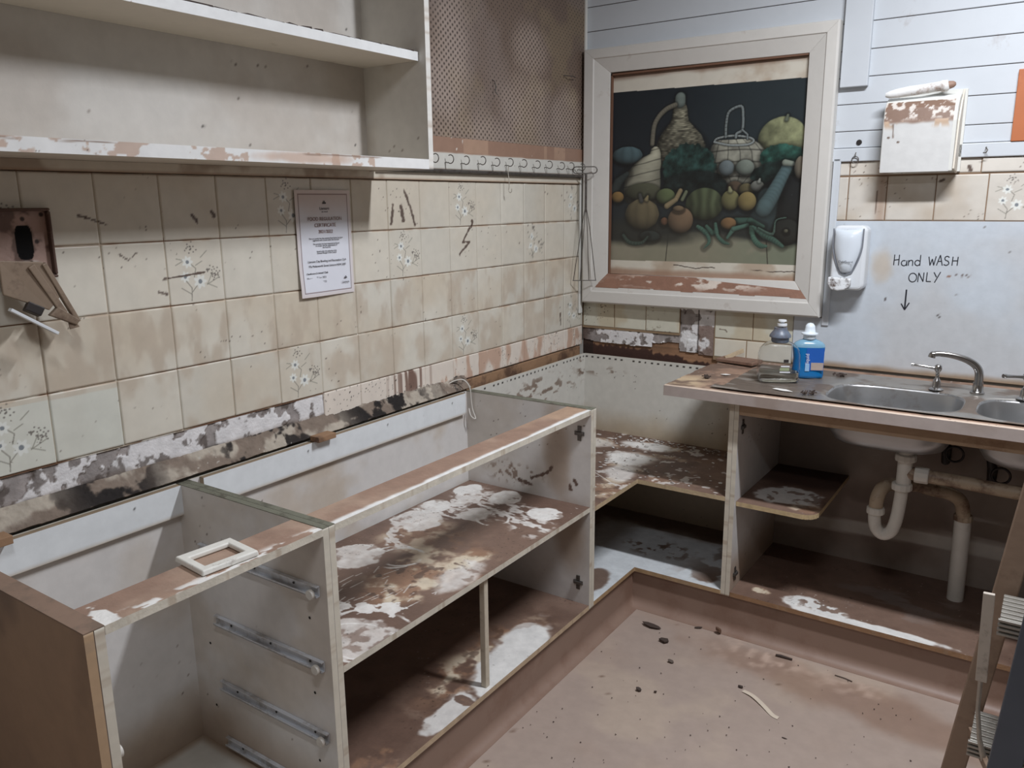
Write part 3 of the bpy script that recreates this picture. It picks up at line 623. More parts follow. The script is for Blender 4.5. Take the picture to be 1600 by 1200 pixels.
# ================================================================ CABINETS
D = 0.529; TOP = 0.816; BZ = 0.121; T = 0.016; BX = 0.030
EDGE = (206, 199, 184)
def mela(seed, amt=0.5, low=None):
    """clean-ish melamine with brown water marks"""
    def fn(x, y, z, u, v):
        c = base(x, (210, 207, 204)); s = x + y
        c = mixc(c, (176, 156, 132), ss(0.46, 0.7, fbm(s * 1.0 + 3, z * 1.3, 4, 5, seed)) * amt)
        if low is not None: c = mixc(c, (160, 138, 118), ss(low + 0.14, low - 0.02, z + 0.08 * (fbm(s, z, 7, 3, seed + 2) - 0.5)) * 0.75)
        c = mixc(c, (76, 58, 48), specks(s, z, 75, 0.80, seed + 5) * 0.9)
        return c, 0.38 + 0 * x
    return fn
def gable(name, parent, axis, a, lo, hi, side, fn, z0=BZ, z1=TOP, t=T, edge=EDGE, res=0.005):
    """upright board. axis 'y': board in plane y=a spanning x lo..hi, painted face towards side (+1/-1)"""
    if axis == 'y':
        if side < 0: return grid_mesh(name, (lo, a, z0), (1, 0, 0), (0, 0, 1), hi - lo, z1 - z0, res, fn, M_PAINT, parent, t=t, edge=edge)
        return grid_mesh(name, (hi, a, z0), (-1, 0, 0), (0, 0, 1), hi - lo, z1 - z0, res, fn, M_PAINT, parent, t=t, edge=edge)
    if side > 0: return grid_mesh(name, (a, lo, z0), (0, 1, 0), (0, 0, 1), hi - lo, z1 - z0, res, fn, M_PAINT, parent, t=t, edge=edge)
    return grid_mesh(name, (a, hi, z0), (0, -1, 0), (0, 0, 1), hi - lo, z1 - z0, res, fn, M_PAINT, parent, t=t, edge=edge)

def rail_top_fn(x, y, z, u, v):
    d = D - x if True else 0
    c = base(x, (150, 122, 106)); c = mixc(c, (168, 142, 124), ss(0.4, 0.7, fbm(x, y, 9, 4, 3)))
    c = mixc(c, (178, 148, 124), ss(-1.5, -1.0, y) * ss(0.45, 0.6, fbm(x, y, 6, 3, 5)) * 0.7); c = mixc(c, (232, 232, 230), ss(0.024, 0.012, (D - x) + 0.016 * (fbm(x * 0.3, y, 16, 4, 9) - 0.3)) * (y > -1.99) * 1.0)
    c = mixc(c, (232, 230, 226), ss(0.50, 0.56, fbm(x * 2, y * 0.8, 34, 4, 19)) * ss(0.034, 0.01, (D - x)) * (y < -2.0))
    c = mixc(c, (236, 234, 230), blob(x, y, 0.505, -2.455, 0.05, 0.016, 0.5, 60, 3) )
    return c, 0.5 + 0 * x
def top_edge(name, parent, mb, m): return obj(name, mb, m, parent, bevel=0.001)

def runner(parent, y, x0, z0, x1, z1, first=None):
    """drawer runner on a gable: folded steel channel with a nylon wheel"""
    ang = 0
    mb = MB(); dx = x1 - x0
    mb.box(x0, x1, y - 0.0025, y - 0.0003, z0 - 0.012, z0 + 0.012)
    mb.box(x0, x1, y - 0.011, y - 0.0003, z0 - 0.0125, z0 - 0.0105)
    mb.box(x0, x1, y - 0.011, y - 0.0095, z0 - 0.0125, z0 - 0.007)
    mb.box(x0, x1, y - 0.009, y - 0.0003, z0 + 0.0095, z0 + 0.0115)
    r = obj('drawer_runner', mb, M_ZINC, parent, bevel=0.0006)
    mb = MB(); mb.lathe([(0.0005, 0), (0.010, 0), (0.011, 0.002), (0.011, 0.007), (0.0095, 0.0085), (0.004, 0.0085), (0.004, 0.006), (0.0005, 0.006)], (x1 - 0.012, y - 0.0205, z0 - 0.004), axis='y', seg=20)
    obj('runner_wheel', mb, M_PVC, r, smooth=True)
    for sx in (0.06, 0.2, 0.33): obj('screw', MB().lathe([(0.0004, 0), (0.003, 0), (0.0028, 0.001), (0.0004, 0.0014)], (x0 + sx, y - 0.0042, z0), axis='y', seg=10), M_BLACK, r)
    return r
def hinge_plate(parent, x, y, z, side):
    mb = MB(); e = 0.0012 * side
    y0, y1 = sorted((y + 0.0002 * side, y + 0.003 * side))
    mb.box(x - 0.018, x + 0.018, y0, y1, z - 0.007, z + 0.007); mb.box(x - 0.007, x + 0.007, y0, y1, z - 0.025, z + 0.025)
    y2, y3 = sorted((y + 0.003 * side, y + 0.009 * side)); mb.box(x - 0.013, x + 0.016, y2, y3, z - 0.005, z + 0.005)
    h = obj('hinge_plate', mb, M_WIRE, parent, bevel=0.001)
    for dz in (-0.018, 0.018): obj('screw', MB().lathe([(0.0004, 0), (0.004, 0), (0.0035, 0.0015), (0.0004, 0.002)], (x, y + 0.001 * side, z + dz), axis='y', seg=12), M_CHROME, h)
    return h

# ---------------- A: drawer cabinet on the left
A = thing('drawer_cabinet', 'open drawer carcass with four metal runners and a brown end panel, nearest the camera', 'cabinet', (0.28, -2.25, BZ))
gable('side_panel', A, 'y', -2.470, BX, D, +1, mela(3, 0.35, 0.16), edge=EDGE)
def end_fn(x, y, z, u, v):
    c = base(x, (158, 128, 104)); n = fbm(x, z, 5, 5, 4)
    c = mixc(c, (112, 88, 72), ss(0.45, 0.65, n) * 0.8); c = mixc(c, (172, 140, 112), ss(0.5, 0.3, fbm(x, z, 3, 3, 8)) * 0.5)
    c = mixc(c, (70, 50, 42), specks(x, z, 30, 0.74, 5) * 0.7)
    return c, 0.5 + 0 * x
grid_mesh('end_panel', (0.0, -2.503, FZ + 0.002), (1, 0, 0), (0, 0, 1), D, TOP - FZ - 0.002, 0.006, end_fn, M_PAINT, A, t=0.0155, edge=(176, 148, 118))
mb = MB().box(0.0, D + 0.0006, -2.5035, -2.4695, TOP + 0.0002, TOP + 0.0017); obj('panel_top_edge', mb, mat('muddy_top_edge', (140, 116, 100), 0.65, dirt=0.5, dirt_rgb=(98, 88, 78), scale=12, thresh=0.5), A)
gable('side_panel', A, 'y', -2.011, BX, D, -1, mela(13, 0.3, 0.16), t=0.0155)
mb = MB().box(BX, D + 0.0004, -2.0112, -1.9955, TOP, TOP + 0.0015); obj('panel_top_edge', mb, M_GREEN, A)
gable('back_panel', A, 'x', BX, -2.470, -2.011, +1, mela(23, 0.25, 0.18), t=0.006)
def botA(x, y, z, u, v):
    c = base(x, (208, 206, 198)); c = mixc(c, (150, 126, 104), ss(0.03, 0.0, np.minimum(x - BX, -2.011 - y)) * 0.8)
    c = mixc(c, (140, 116, 94), blob(x, y, 0.2, -2.2, 0.02, 0.012, 0.5, 60, 3) * 0.8)
    return c, 0.4 + 0 * x
grid_mesh('bottom_panel', (BX, -2.470, BZ + T), (1, 0, 0), (0, 1, 0), D - BX, 0.459, 0.006, botA, M_PAINT, A, t=T, edge=EDGE)
def railback(x, y, z, u, v):
    c = base(x, (222, 226, 228)); c = mixc(c, (170, 152, 130), ss(0.008, 0.0, v) * 0.6); c = mixc(c, (60, 48, 42), specks(y, z, 50, 0.82, 3))
    for py in (-2.13, -1.62, -1.30, -0.98): c = mixc(c, (50, 44, 40), 1 - ss(0.0025, 0.004, np.hypot(y - py, z - 0.795)))
    return c, 0.4 + 0 * x
grid_mesh('back_rail', (BX + 0.0165, -2.470, 0.742), (0, 1, 0), (0, 0, 1), 0.459, 0.074, 0.005, railback, M_PAINT, A, t=T, edge=(150, 132, 110))
grid_mesh('front_rail', (0.435, -2.470, TOP), (1, 0, 0), (0, 1, 0), D - 0.435, 0.459, 0.0025, rail_top_fn, M_MUDDY, A, t=T, edge=EDGE)
for z in (0.672, 0.497, 0.322, 0.166): runner(A, -2.011, 0.10 if z > 0.6 else 0.135, z, 0.508, z)
mb = MB().lathe([(0.0005, 0), (0.010, 0), (0.011, 0.002), (0.011, 0.008), (0.004, 0.009), (0.0005, 0.007)], (0.512, -2.4698, 0.58), axis='y', seg=20); obj('runner_wheel', mb, M_PVC, A, smooth=True)
for z in (0.60, 0.42, 0.25):
    for xh in (0.47, 0.10): obj('fixing_hole', MB().lathe([(0.0004, 0), (0.0035, 0), (0.0003, 0.0005)], (xh, -2.0117, z), axis='y', seg=10), M_DARK, A)

# ---------------- B: double cabinet with middle shelf
B = thing('base_cabinet', 'long open base cabinet with a wiped muddy middle shelf and a thin centre post', 'cabinet', (0.28, -1.43, BZ))
gable('side_panel', B, 'y', -1.979, BX, D, +1, mela(33, 0.3), t=0.0155)
mb = MB().box(BX, D + 0.0004, -1.9945, -1.9788, TOP, TOP + 0.0015); obj('panel_top_edge', mb, M_GREEN, B)
def gB(x, y, z, u, v):
    c, r = mela(43, 0.25)(x, y, z, u, v)
    c = mixc(c, (140, 112, 88), blob(x, z, 0.40, 0.66, 0.05, 0.16, 0.4, 10, 3, 0.5, 0.12) * 0.5)
    c = mixc(c, (140, 112, 88), blob(x, z, 0.45, 0.36, 0.06, 0.12, 0.4, 10, 6, 0.5, 0.1) * 0.5)
    for pts, wd in (([(0.30, 0.545), (0.36, 0.575), (0.385, 0.60)], 0.005), ([(0.25, 0.53), (0.30, 0.525)], 0.006), ([(0.47, 0.57), (0.475, 0.56)], 0.006), ([(0.45, 0.55), (0.455, 0.535)], 0.005)):
        d = segd(x, z, pts) / wd + (fbm(x, z, 90, 3, 6) - 0.5) * 2.2; c = mixc(c, (86, 62, 50), (1 - ss(0.7, 1.2, d)) * 0.9)
    c = mixc(c, (120, 98, 84), ss(0.56, 0.62, fbm(x, z, 60, 3, 5)) * blob(x, z, 0.22, 0.55, 0.1, 0.035, 0.5, 20, 2, 0.5) * 0.8)
    return c, r
gable('side_panel', B, 'y', -0.8785, BX, D, -1, gB, t=0.0155, res=0.004)
mb = MB().box(BX, D + 0.0004, -0.8787, -0.8635, TOP, TOP + 0.0015); obj('panel_top_edge', mb, M_GREEN, B)
gable('back_panel', B, 'x', BX, -1.979, -0.8785, +1, mela(53, 0.5), t=0.006)
grid_mesh('back_rail', (BX + 0.0165, -1.95, 0.742), (0, 1, 0), (0, 0, 1), 1.045, 0.074, 0.005, railback, M_PAINT, B, t=T, edge=(150, 132, 110))
grid_mesh('front_rail', (0.44, -1.979, TOP), (1, 0, 0), (0, 1, 0), D - 0.44, 1.1, 0.0025, rail_top_fn, M_MUDDY, B, t=T, edge=EDGE)

def wipe_cols(x, y, white, brown, seed):
    c = base(x, (122, 99, 86)); c = mixc(c, (98, 76, 65), ss(0.42, 0.62, fbm(x, y, 5, 4, seed)) * 0.7)
    c = mixc(c, (152, 118, 94), brown); c = mixc(c, (208, 194, 172), np.clip(brown * 1.2, 0, 1) * ss(0.46, 0.62, fbm(x, y, 17, 5, seed + 21)))
    c = mixc(c, (84, 64, 54), brown * ss(0.60, 0.68, fbm(x, y, 34, 4, seed + 31)) * 0.8)
    c = mixc(c, (228, 226, 222), white)
    c = mixc(c, (54, 40, 34), specks(x, y, 90, 0.74, seed + 3) * 0.8)
    c = mixc(c, (214, 206, 198), specks(x, y, 120, 0.80, seed + 8) * 0.8)
    return c
def shB(x, y, z, u, v):
    n = fbm(x, y, 40, 4, 2); sw = fbm(x * 0.5 + y * 0.2, y, 70, 3, 12)
    W = np.zeros(x.shape)
    for cx, cy, rx, ry, k in ((0.095, -0.965, 0.045, 0.055, 1), (0.245, -0.955, 0.055, 0.06, 0.92), (0.435, -1.005, 0.055, 0.05, 1), (0.092, -1.15, 0.05, 0.06, 0.95), (0.25, -1.13, 0.05, 0.05, 0.8),
                              (0.15, -1.04, 0.04, 0.09, 0.85), (0.125, -1.27, 0.075, 0.08, 0.85), (0.15, -1.565, 0.075, 0.075, 0.8), (0.485, -1.875, 0.10, 0.08, 0.75), (0.33, -1.80, 0.022, 0.03, 0.95), (0.385, -1.765, 0.028, 0.026, 0.95), (0.445, -1.735, 0.035, 0.03, 0.95)):
        W = np.maximum(W, k * blob(x, y, cx, cy, rx * 1.06, ry * 1.06, 0.22 if rx > 0.04 else 0.8, 30 if rx > 0.04 else 55, int(cx * 900), 0.05))
    # swirl band between the rings
    band = 1 - ss(0.05, 0.085, segd(x, y, [(0.13, -0.99), (0.27, -1.03), (0.40, -1.06), (0.46, -1.12)]) + 0.05 * (n - 0.5))
    W = np.maximum(W, band * ss(0.44, 0.56, sw) * 0.85)
    band = 1 - ss(0.04, 0.06, segd(x, y, [(0.10, -1.2), (0.22, -1.15), (0.33, -1.08)]) + 0.04 * (n - 0.5)); W = np.maximum(W, band * ss(0.40, 0.52, sw) * 0.8)
    band = 1 - ss(0.02, 0.035, segd(x, y, [(0.11, -1.32), (0.14, -1.40), (0.20, -1.45), (0.25, -1.47)]) + 0.03 * (n - 0.5)); W = np.maximum(W, band * ss(0.42, 0.5, sw) * 0.8)
    # rings left by pan bases
    for cx, cy, r, ry in ((0.25, -1.505, 0.072, 0.072), (0.265, -1.495, 0.060, 0.06), (0.15, -1.565, 0.074, 0.074), (0.10, -1.25, 0.05, 0.05), (0.17, -1.30, 0.022, 0.022), (0.475, -1.86, 0.125, 0.11), (0.485, -1.885, 0.095, 0.07), (0.32, -1.13, 0.05, 0.05)):
        d = np.hypot((x - cx), (y - cy) * r / ry); th = np.arctan2(y - cy, x - cx)
        ring = (1 - ss(0.0025, 0.006, np.abs(d - r + 0.012 * (n - 0.5)))) * ss(0.28, 0.45, fbm(th * 0.4 + cx * 9, th * 0 + 3, 3, 3, 4))
        W = np.maximum(W, ring * 0.9)
    # centre of the half-wiped ring is muddy
    W = W * (1 - 0.9 * blob(x, y, 0.255, -1.50, 0.050, 0.045, 0.2, 30, 5))
    # scratches
    for k in range(46):
        rr = random.Random(k); px, py = rr.uniform(0.2, 0.5), rr.uniform(-1.95, -1.6); a = rr.uniform(-0.5, 0.3); L = rr.uniform(0.01, 0.05)
        W = np.maximum(W, (1 - ss(0.0008, 0.0022, segd(x, y, [(px, py), (px + L * math.sin(a), py + L * math.cos(a))]))) * 0.8)
    br = blob(x, y, 0.37, -1.52, 0.14, 0.22, 0.35, 10, 8, 0.25) * 0.85 * ss(0.36, 0.56, fbm(x, y, 14, 4, 44))
    br = np.maximum(br, blob(x, y, 0.20, -1.36, 0.09, 0.12, 0.3, 12, 9, 0.3) * 0.55)
    W = np.maximum(W, blob(x, y, 0.475, -1.50, 0.045, 0.10, 0.5, 24, 28, 0.3) * 0.75)
    W = W * (0.82 + 0.36 * (fbm(x, y, 55, 3, 31)))
    W = W * (1 - 0.6 * ss(0.62, 0.72, fbm(x, y, 26, 4, 71)))
    c = wipe_cols(x, y, np.clip(W, 0, 1), br, 7)
    return c, 0.5 - 0.1 * W
grid_mesh('shelf', (BX + 0.006, -1.979, 0.488), (1, 0, 0), (0, 1, 0), D - BX - 0.006, 1.1, 0.0021, shB, M_MUDDY, B, t=T, edge=EDGE)
def btB(x, y, z, u, v):
    W = np.zeros(x.shape); n = fbm(x, y, 30, 4, 5)
    W = np.maximum(W, blob(x, y, 0.49, -1.30, 0.085, 0.24, 0.45, 14, 31, 0.12, 0.10)); W = np.maximum(W, blob(x, y, 0.45, -1.13, 0.05, 0.05, 0.3, 20, 3, 0.1) * 0.7)
    W = np.maximum(W, blob(x, y, 0.50, -1.58, 0.04, 0.10, 0.4, 20, 4, 0.1) * 0.9)
    br = blob(x, y, 0.45, -1.32, 0.11, 0.30, 0.4, 9, 6, 0.4) * 0.8
    br = np.maximum(br, blob(x, y, 0.47, -1.85, 0.05, 0.07, 0.4, 20, 14, 0.2) * 0.8)
    W *= 1 - 0.9 * blob(x, y, 0.50, -1.53, 0.03, 0.02, 0.4, 40, 2)
    return wipe_cols(x, y, W, br * ss(0.35, 0.6, n), 17), 0.45 - 0.08 * W
grid_mesh('bottom_panel', (BX + 0.006, -1.979, BZ + T), (1, 0, 0), (0, 1, 0), D - BX - 0.006, 1.1, 0.003, btB, M_MUDDY, B, t=T, edge=(190, 168, 140))
mb = MB().box(0.500, 0.518, -1.450, -1.432, BZ + T, 0.472); obj('centre_post', mb, M_EDGE, B, bevel=0.002)
for z in (0.733, 0.212): hinge_plate(B, 0.487, -0.8785, z, -1)

# ---------------- C: corner cabinet, L shaped
Cc = thing('corner_cabinet', 'L-shaped open corner cabinet full of paint flakes, between the long cabinet and the sink cabinet', 'cabinet', (0.4, -0.4, BZ))
RX = 0.857
gable('side_panel', Cc, 'y', -0.846, BX, D, +1, mela(63, 0.4), t=0.016)
mb = MB().box(BX, D + 0.0004, -0.8615, -0.8465, TOP, TOP + 0.0012); obj('panel_top_edge', mb, M_GREEN, Cc)
def gC(x, y, z, u, v):
    c, r = mela(73, 0.4)(x, y, z, u, v); return c, r
gable('side_panel', Cc, 'x', RX, -D, -BX, -1, mela(73, 0.5, 0.2), t=0.0155)
def backC(seed, dirty):
    def fn(x, y, z, u, v):
        s = x - y
        c = base(x, (206, 204, 196)); c = mixc(c, (170, 150, 122), ss(0.62, 0.50, z + 0.1 * (fbm(s, z, 6, 4, seed) - 0.5)) * 0.65)
        c = mixc(c, (128, 98, 66), blob(x, z, 0.86, 0.55, 0.16, 0.20, 0.3, 6, 5, 0.6) * 0.8 * (y > -0.04))  # shadow of the worktop overhang, painted as a soft brown blob
        c = mixc(c, (112, 92, 78), ss(0.54, 0.64, fbm(s, z * 2, 26, 4, seed + 1)) * dirty(x, y, z))
        c = mixc(c, (52, 42, 36), specks(s, z, 70, 0.78, seed + 4) * 0.9)
        # staples along the top edge
        k = np.abs((s / 0.028) % 1 - 0.5); c = mixc(c, (40, 34, 30), (k < 0.2) * (np.abs(z - TOP + 0.012) < 0.0028) * (fbm(s, z * 0, 30, 2, 4) > 0.36))
        return c, 0.42 + 0 * x
    return fn
grid_mesh('back_panel', (BX, -0.846, BZ), (0, 1, 0), (0, 0, 1), 0.846 - BX, TOP - BZ, 0.0035, backC(83, lambda x, y, z: blob(y, z, -0.38, 0.72, 0.25, 0.05, 0.4, 12, 5, 0.6) * 0.8 + blob(y, z, -0.05, 0.76, 0.04, 0.04, 0.4, 12, 7, 0.6)), M_PAINT, Cc, t=0.006, edge=EDGE)
grid_mesh('back_panel', (BX, -BX, BZ), (1, 0, 0), (0, 0, 1), RX - BX, TOP - BZ, 0.0035, backC(93, lambda x, y, z: blob(x, z, 0.12, 0.745, 0.10, 0.02, 0.4, 12, 5, 0.6) * 0.7), M_PAINT, Cc, t=0.006, edge=EDGE)
Lm = lambda u, v: ~((u > D - BX - 0.001) & (v < 0.846 - D))
def shC(x, y, z, u, v):
    W = np.maximum(blob(x, y, 0.40, -0.33, 0.09, 0.08, 0.4, 14, 3, 0.25), blob(x, y, 0.40, -0.14, 0.11, 0.05, 0.4, 14, 6, 0.25))
    W = np.maximum(W, blob(x, y, 0.45, -0.48, 0.06, 0.10, 0.5, 12, 8, 0.3) * 0.8); W = np.maximum(W, blob(x, y, 0.2, -0.2, 0.07, 0.05, 0.5, 14, 9, 0.3) * 0.7)
    W = np.maximum(W, ss(0.66, 0.70, fbm(x, y, 34, 3, 5)) * 0.75)
    br = ss(0.45, 0.6, fbm(x, y, 10, 4, 6)) * 0.6; br = br * (1 - ss(0.5, 0.75, x) * 0.8)
    W = np.maximum(W, (1 - ss(0.001, 0.003, segd(x, y, [(0.33, -0.52), (0.48, -0.62)]))) * 0.8)
    return wipe_cols(x, y, W, br, 27), 0.55 - 0.1 * W
grid_mesh('shelf', (BX + 0.001, -0.846, 0.480), (1, 0, 0), (0, 1, 0), RX - BX - 0.001, 0.846 - BX, 0.003, shC, M_MUDDY, Cc, t=T, edge=(190, 170, 138), mask=Lm)
def btC(x, y, z, u, v):
    c = base(x, (210, 214, 216)); m = ss(0.50, 0.58, fbm(x, y, 9, 4, 36)) * (1 - ss(-0.5, -0.35, y) * 0.3)
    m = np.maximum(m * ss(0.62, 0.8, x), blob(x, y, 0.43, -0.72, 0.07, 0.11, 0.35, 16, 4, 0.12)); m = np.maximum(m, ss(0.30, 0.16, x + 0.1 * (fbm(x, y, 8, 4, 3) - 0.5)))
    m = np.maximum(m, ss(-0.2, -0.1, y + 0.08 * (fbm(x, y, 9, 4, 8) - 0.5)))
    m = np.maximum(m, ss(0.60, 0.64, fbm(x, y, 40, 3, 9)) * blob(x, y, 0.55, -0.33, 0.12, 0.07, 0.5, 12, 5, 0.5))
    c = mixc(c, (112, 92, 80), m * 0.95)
    return c, 0.4 + 0.1 * m
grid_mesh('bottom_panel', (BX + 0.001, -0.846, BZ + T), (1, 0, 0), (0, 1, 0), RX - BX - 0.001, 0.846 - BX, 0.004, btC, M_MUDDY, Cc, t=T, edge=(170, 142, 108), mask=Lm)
# dirt line along L front edges of the shelves
# ---------------- D: sink cabinet
Dc = thing('sink_cabinet', 'open muddy cabinet under the sink with a small rounded shelf', 'cabinet', (1.4, -0.3, BZ))
DX = 0.8735; DE = 1.98
gable('side_panel', Dc, 'x', DX + 0.0155, -D, -BX, +1, mela(103, 0.3, 0.2), t=0.0155, z1=0.8115)
gable('side_panel', Dc, 'x', DE, -D, -BX, -1, mela(113, 0.4, 0.2), t=0.0155, z1=0.8115)
def bkD(x, y, z, u, v):
    c = base(x, (142, 130, 120)); c = mixc(c, (108, 90, 78), ss(0.45, 0.65, fbm(x, z, 3, 4, 6)) * 0.8)
    c = mixc(c, (205, 200, 190), ss(0.03, 0.02, np.abs(z - 0.26 + 0.02 * np.sin(x * 3))) * 0.55)
    return c, 0.5 + 0 * x
grid_mesh('back_panel', (DX + 0.016, -BX, BZ), (1, 0, 0), (0, 0, 1), DE - DX - 0.016, 0.811 - BZ, 0.008, bkD, M_PAINT, Dc, t=0.006)
def btD(x, y, z, u, v):
    W = blob(x, y, 1.15, -0.475, 0.11, 0.055, 0.45, 16, 3, 0.1, -0.1); W = np.maximum(W, blob(x, y, 1.36, -0.515, 0.22, 0.022, 0.5, 18, 5, 0.15, 0.0))
    W = W * (1 - 0.85 * ss(0.50, 0.55, fbm(x, y, 42, 3, 66)) * blob(x, y, 1.2, -0.45, 0.11, 0.05, 0.5, 20, 1, 0.4))
    br = blob(x, y, 0.98, -0.46, 0.035, 0.02, 0.5, 30, 6, 0.2)
    c = wipe_cols(x, y, W, br, 37)
    g = blob(x, y, 1.40, -0.28, 0.20, 0.11, 0.5, 9, 8, 0.6) * ss(0.45, 0.62, fbm(x * 0.6, y * 1.4, 16, 4, 4)) * 0.5; c = mixc(c, (150, 146, 144), g)
    return c, 0.45 - 0.1 * W
grid_mesh('bottom_panel', (DX + 0.016, -D, BZ + T), (1, 0, 0), (0, 1, 0), DE - DX - 0.032, D - BX - 0.001, 0.003, btD, M_MUDDY, Dc, t=T, edge=(150, 116, 86))
def shD(x, y, z, u, v):
    W = blob(x, y, 1.03, -0.36, 0.11, 0.09, 0.4, 14, 13, 0.12, 0.4); W = W * (1 - 0.7 * ss(0.55, 0.6, fbm(x, y, 34, 3, 6)))
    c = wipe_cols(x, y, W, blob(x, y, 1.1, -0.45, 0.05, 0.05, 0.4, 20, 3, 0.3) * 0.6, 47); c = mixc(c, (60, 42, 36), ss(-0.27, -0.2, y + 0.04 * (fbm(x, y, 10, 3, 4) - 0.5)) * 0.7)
    return c, 0.5 + 0 * x
def msk(u, v):
    r = 0.05; wx = 1.150 - DX - 0.016
    return ~((u > wx - r) & (v < r) & (np.hypot(u - (wx - r), v - r) > r))
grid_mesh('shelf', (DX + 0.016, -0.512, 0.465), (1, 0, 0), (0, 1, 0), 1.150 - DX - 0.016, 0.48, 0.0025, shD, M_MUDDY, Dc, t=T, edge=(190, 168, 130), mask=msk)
mb = MB().box(DX + 0.016, DE - 0.016, -D, -D + T, 0.772, 0.8115); obj('front_rail', mb, mat('dirty_rail', (164, 138, 112), 0.55, dirt=0.6, dirt_rgb=(120, 86, 60), scale=12), Dc, bevel=0.001)
for z in (0.73, 0.20): hinge_plate(Dc, 0, 0, 0, 1) if False else None
def hinge_x(parent, x, y, z):
    mb = MB(); mb.box(x + 0.0002, x + 0.003, y - 0.018, y + 0.018, z - 0.007, z + 0.007); mb.box(x + 0.0002, x + 0.003, y - 0.007, y + 0.007, z - 0.025, z + 0.025); mb.box(x + 0.003, x + 0.009, y - 0.016, y + 0.013, z - 0.005, z + 0.005)
    return obj('hinge_plate', mb, M_WIRE, parent, bevel=0.001)
for z in (0.722, 0.19): hinge_x(Dc, DX + 0.0155, -0.485, z)

# paint flakes lying on the corner shelf (beyond counting)
rr = random.Random(3); mb = MB()
def flake(mb, x, y, z, s, rr, thick=0.0012):
    n = rr.randint(4, 6); a0 = rr.uniform(0, 6.28); tx, ty = rr.uniform(-0.25, 0.25), rr.uniform(-0.25, 0.25); pts = []
    for i in range(n):
        a = a0 + 6.283 * i / n; r = s * rr.uniform(0.5, 1.0); dx, dy = math.cos(a) * r, math.sin(a) * r * 0.7
        pts.append((x + dx, y + dy, z + 0.0008 + abs(tx) * s + abs(ty) * s + tx * dx + ty * dy))
    mb.prism(pts, (0, 0, 1), thick)
for i in range(230):
    t = rr.random()
    if t < 0.55: x = rr.uniform(0.25, 0.84); y = -0.05 - abs(rr.gauss(0, 0.04))
    else: x = rr.uniform(0.15, 0.84); y = rr.uniform(-0.5, -0.05)
    s = rr.uniform(0.003, 0.011); flake(mb, x, y, 0.4803, s, rr)
for i in range(36): flake(mb, rr.uniform(0.10, 0.5), rr.uniform(-0.8, -0.4), 0.4803, rr.uniform(0.003, 0.008), rr)
tag(obj('paint_flakes', mb, mat('flake', (222, 220, 216), 0.8, dirt=0.95, dirt_rgb=(104, 84, 72), scale=14, thresh=0.47)), 'scattered paint flakes and crumbs on the middle shelf of the corner cabinet', 'flakes', kind='stuff')
# ================================================================ WORKTOP, SINK, TAP, PIPES
WT = 0.852
def wt_fn(x, y, z, u, v):
    c = base(x, (150, 122, 104)); n = fbm(x, y, 12, 5, 6)
    c = mixc(c, (190, 168, 138), ss(0.16, 0.05, x - 0.64 + 0.06 * (n - 0.5)) * ss(-0.3, -0.45, y)); c = mixc(c, (108, 88, 76), ss(0.5, 0.64, n) * 0.8)
    c = mixc(c, (206, 186, 168), ss(0.030, 0.012, (y + 0.574) + 0.01 * (n - 0.5)))
    c = mixc(c, (214, 206, 198), specks(x, y, 90, 0.76, 8)); c = mixc(c, (50, 40, 34), specks(x, y, 70, 0.76, 18))
    return c, 0.6 + 0 * x
BOWLS = [(1.323, -0.360, 0.192, 0.144), (1.737, -0.360, 0.186, 0.144)]     # cx, cy, rx, ry
def inb(x, y, g=0.0):
    r = np.zeros(x.shape, bool)
    for cx, cy, rx, ry in BOWLS:
        r |= ((np.abs(x - cx) / (rx + g)) ** 3.6 + (np.abs(y - cy) / (ry + g)) ** 3.6) < 1
    return r
WX0 = 0.640
def wt_mask(u, v):
    x = WX0 + u; y = -0.574 + v
    left = 0.0 + 0.05 * ss(-0.42, -0.12, y) * 0 + 0.010 * (fbm(v, v * 0, 22, 4, 8) - 0.5) + 0.035 * ss(0.3, 0.5, v) * fbm(v, v * 0, 40, 3, 2)
    return (u > left) & ~inb(x, y, 0.006)
wtop = tag(grid_mesh('worktop', (WX0, -0.574, WT), (1, 0, 0), (0, 1, 0), 1.75, 0.568, 0.0035, wt_fn, M_MUDDY, None, t=0.0345, mask=wt_mask, edge=(176, 158, 132),
    disp=lambda u, v: 0.003 * (fbm(u, v, 30, 4, 3) - 0.5) * ss(0.45, 0.3, u)), 'mud-covered laminate worktop with a broken left end, over the sink cabinet', 'worktop')
def lam_fn(x, y, z, u, v):
    c = base(x, (172, 160, 154)); c = mixc(c, (140, 122, 110), ss(0.5, 0.7, fbm(x, z, 7, 4, 2)) * 0.4); return c, 0.4 + 0 * x
grid_mesh('front_edging', (WX0 + 0.001, -0.5750, WT - 0.0345), (1, 0, 0), (0, 0, 1), 1.74, 0.0345, 0.006, lam_fn, M_PAINT, wtop, t=0.0015, back=False)

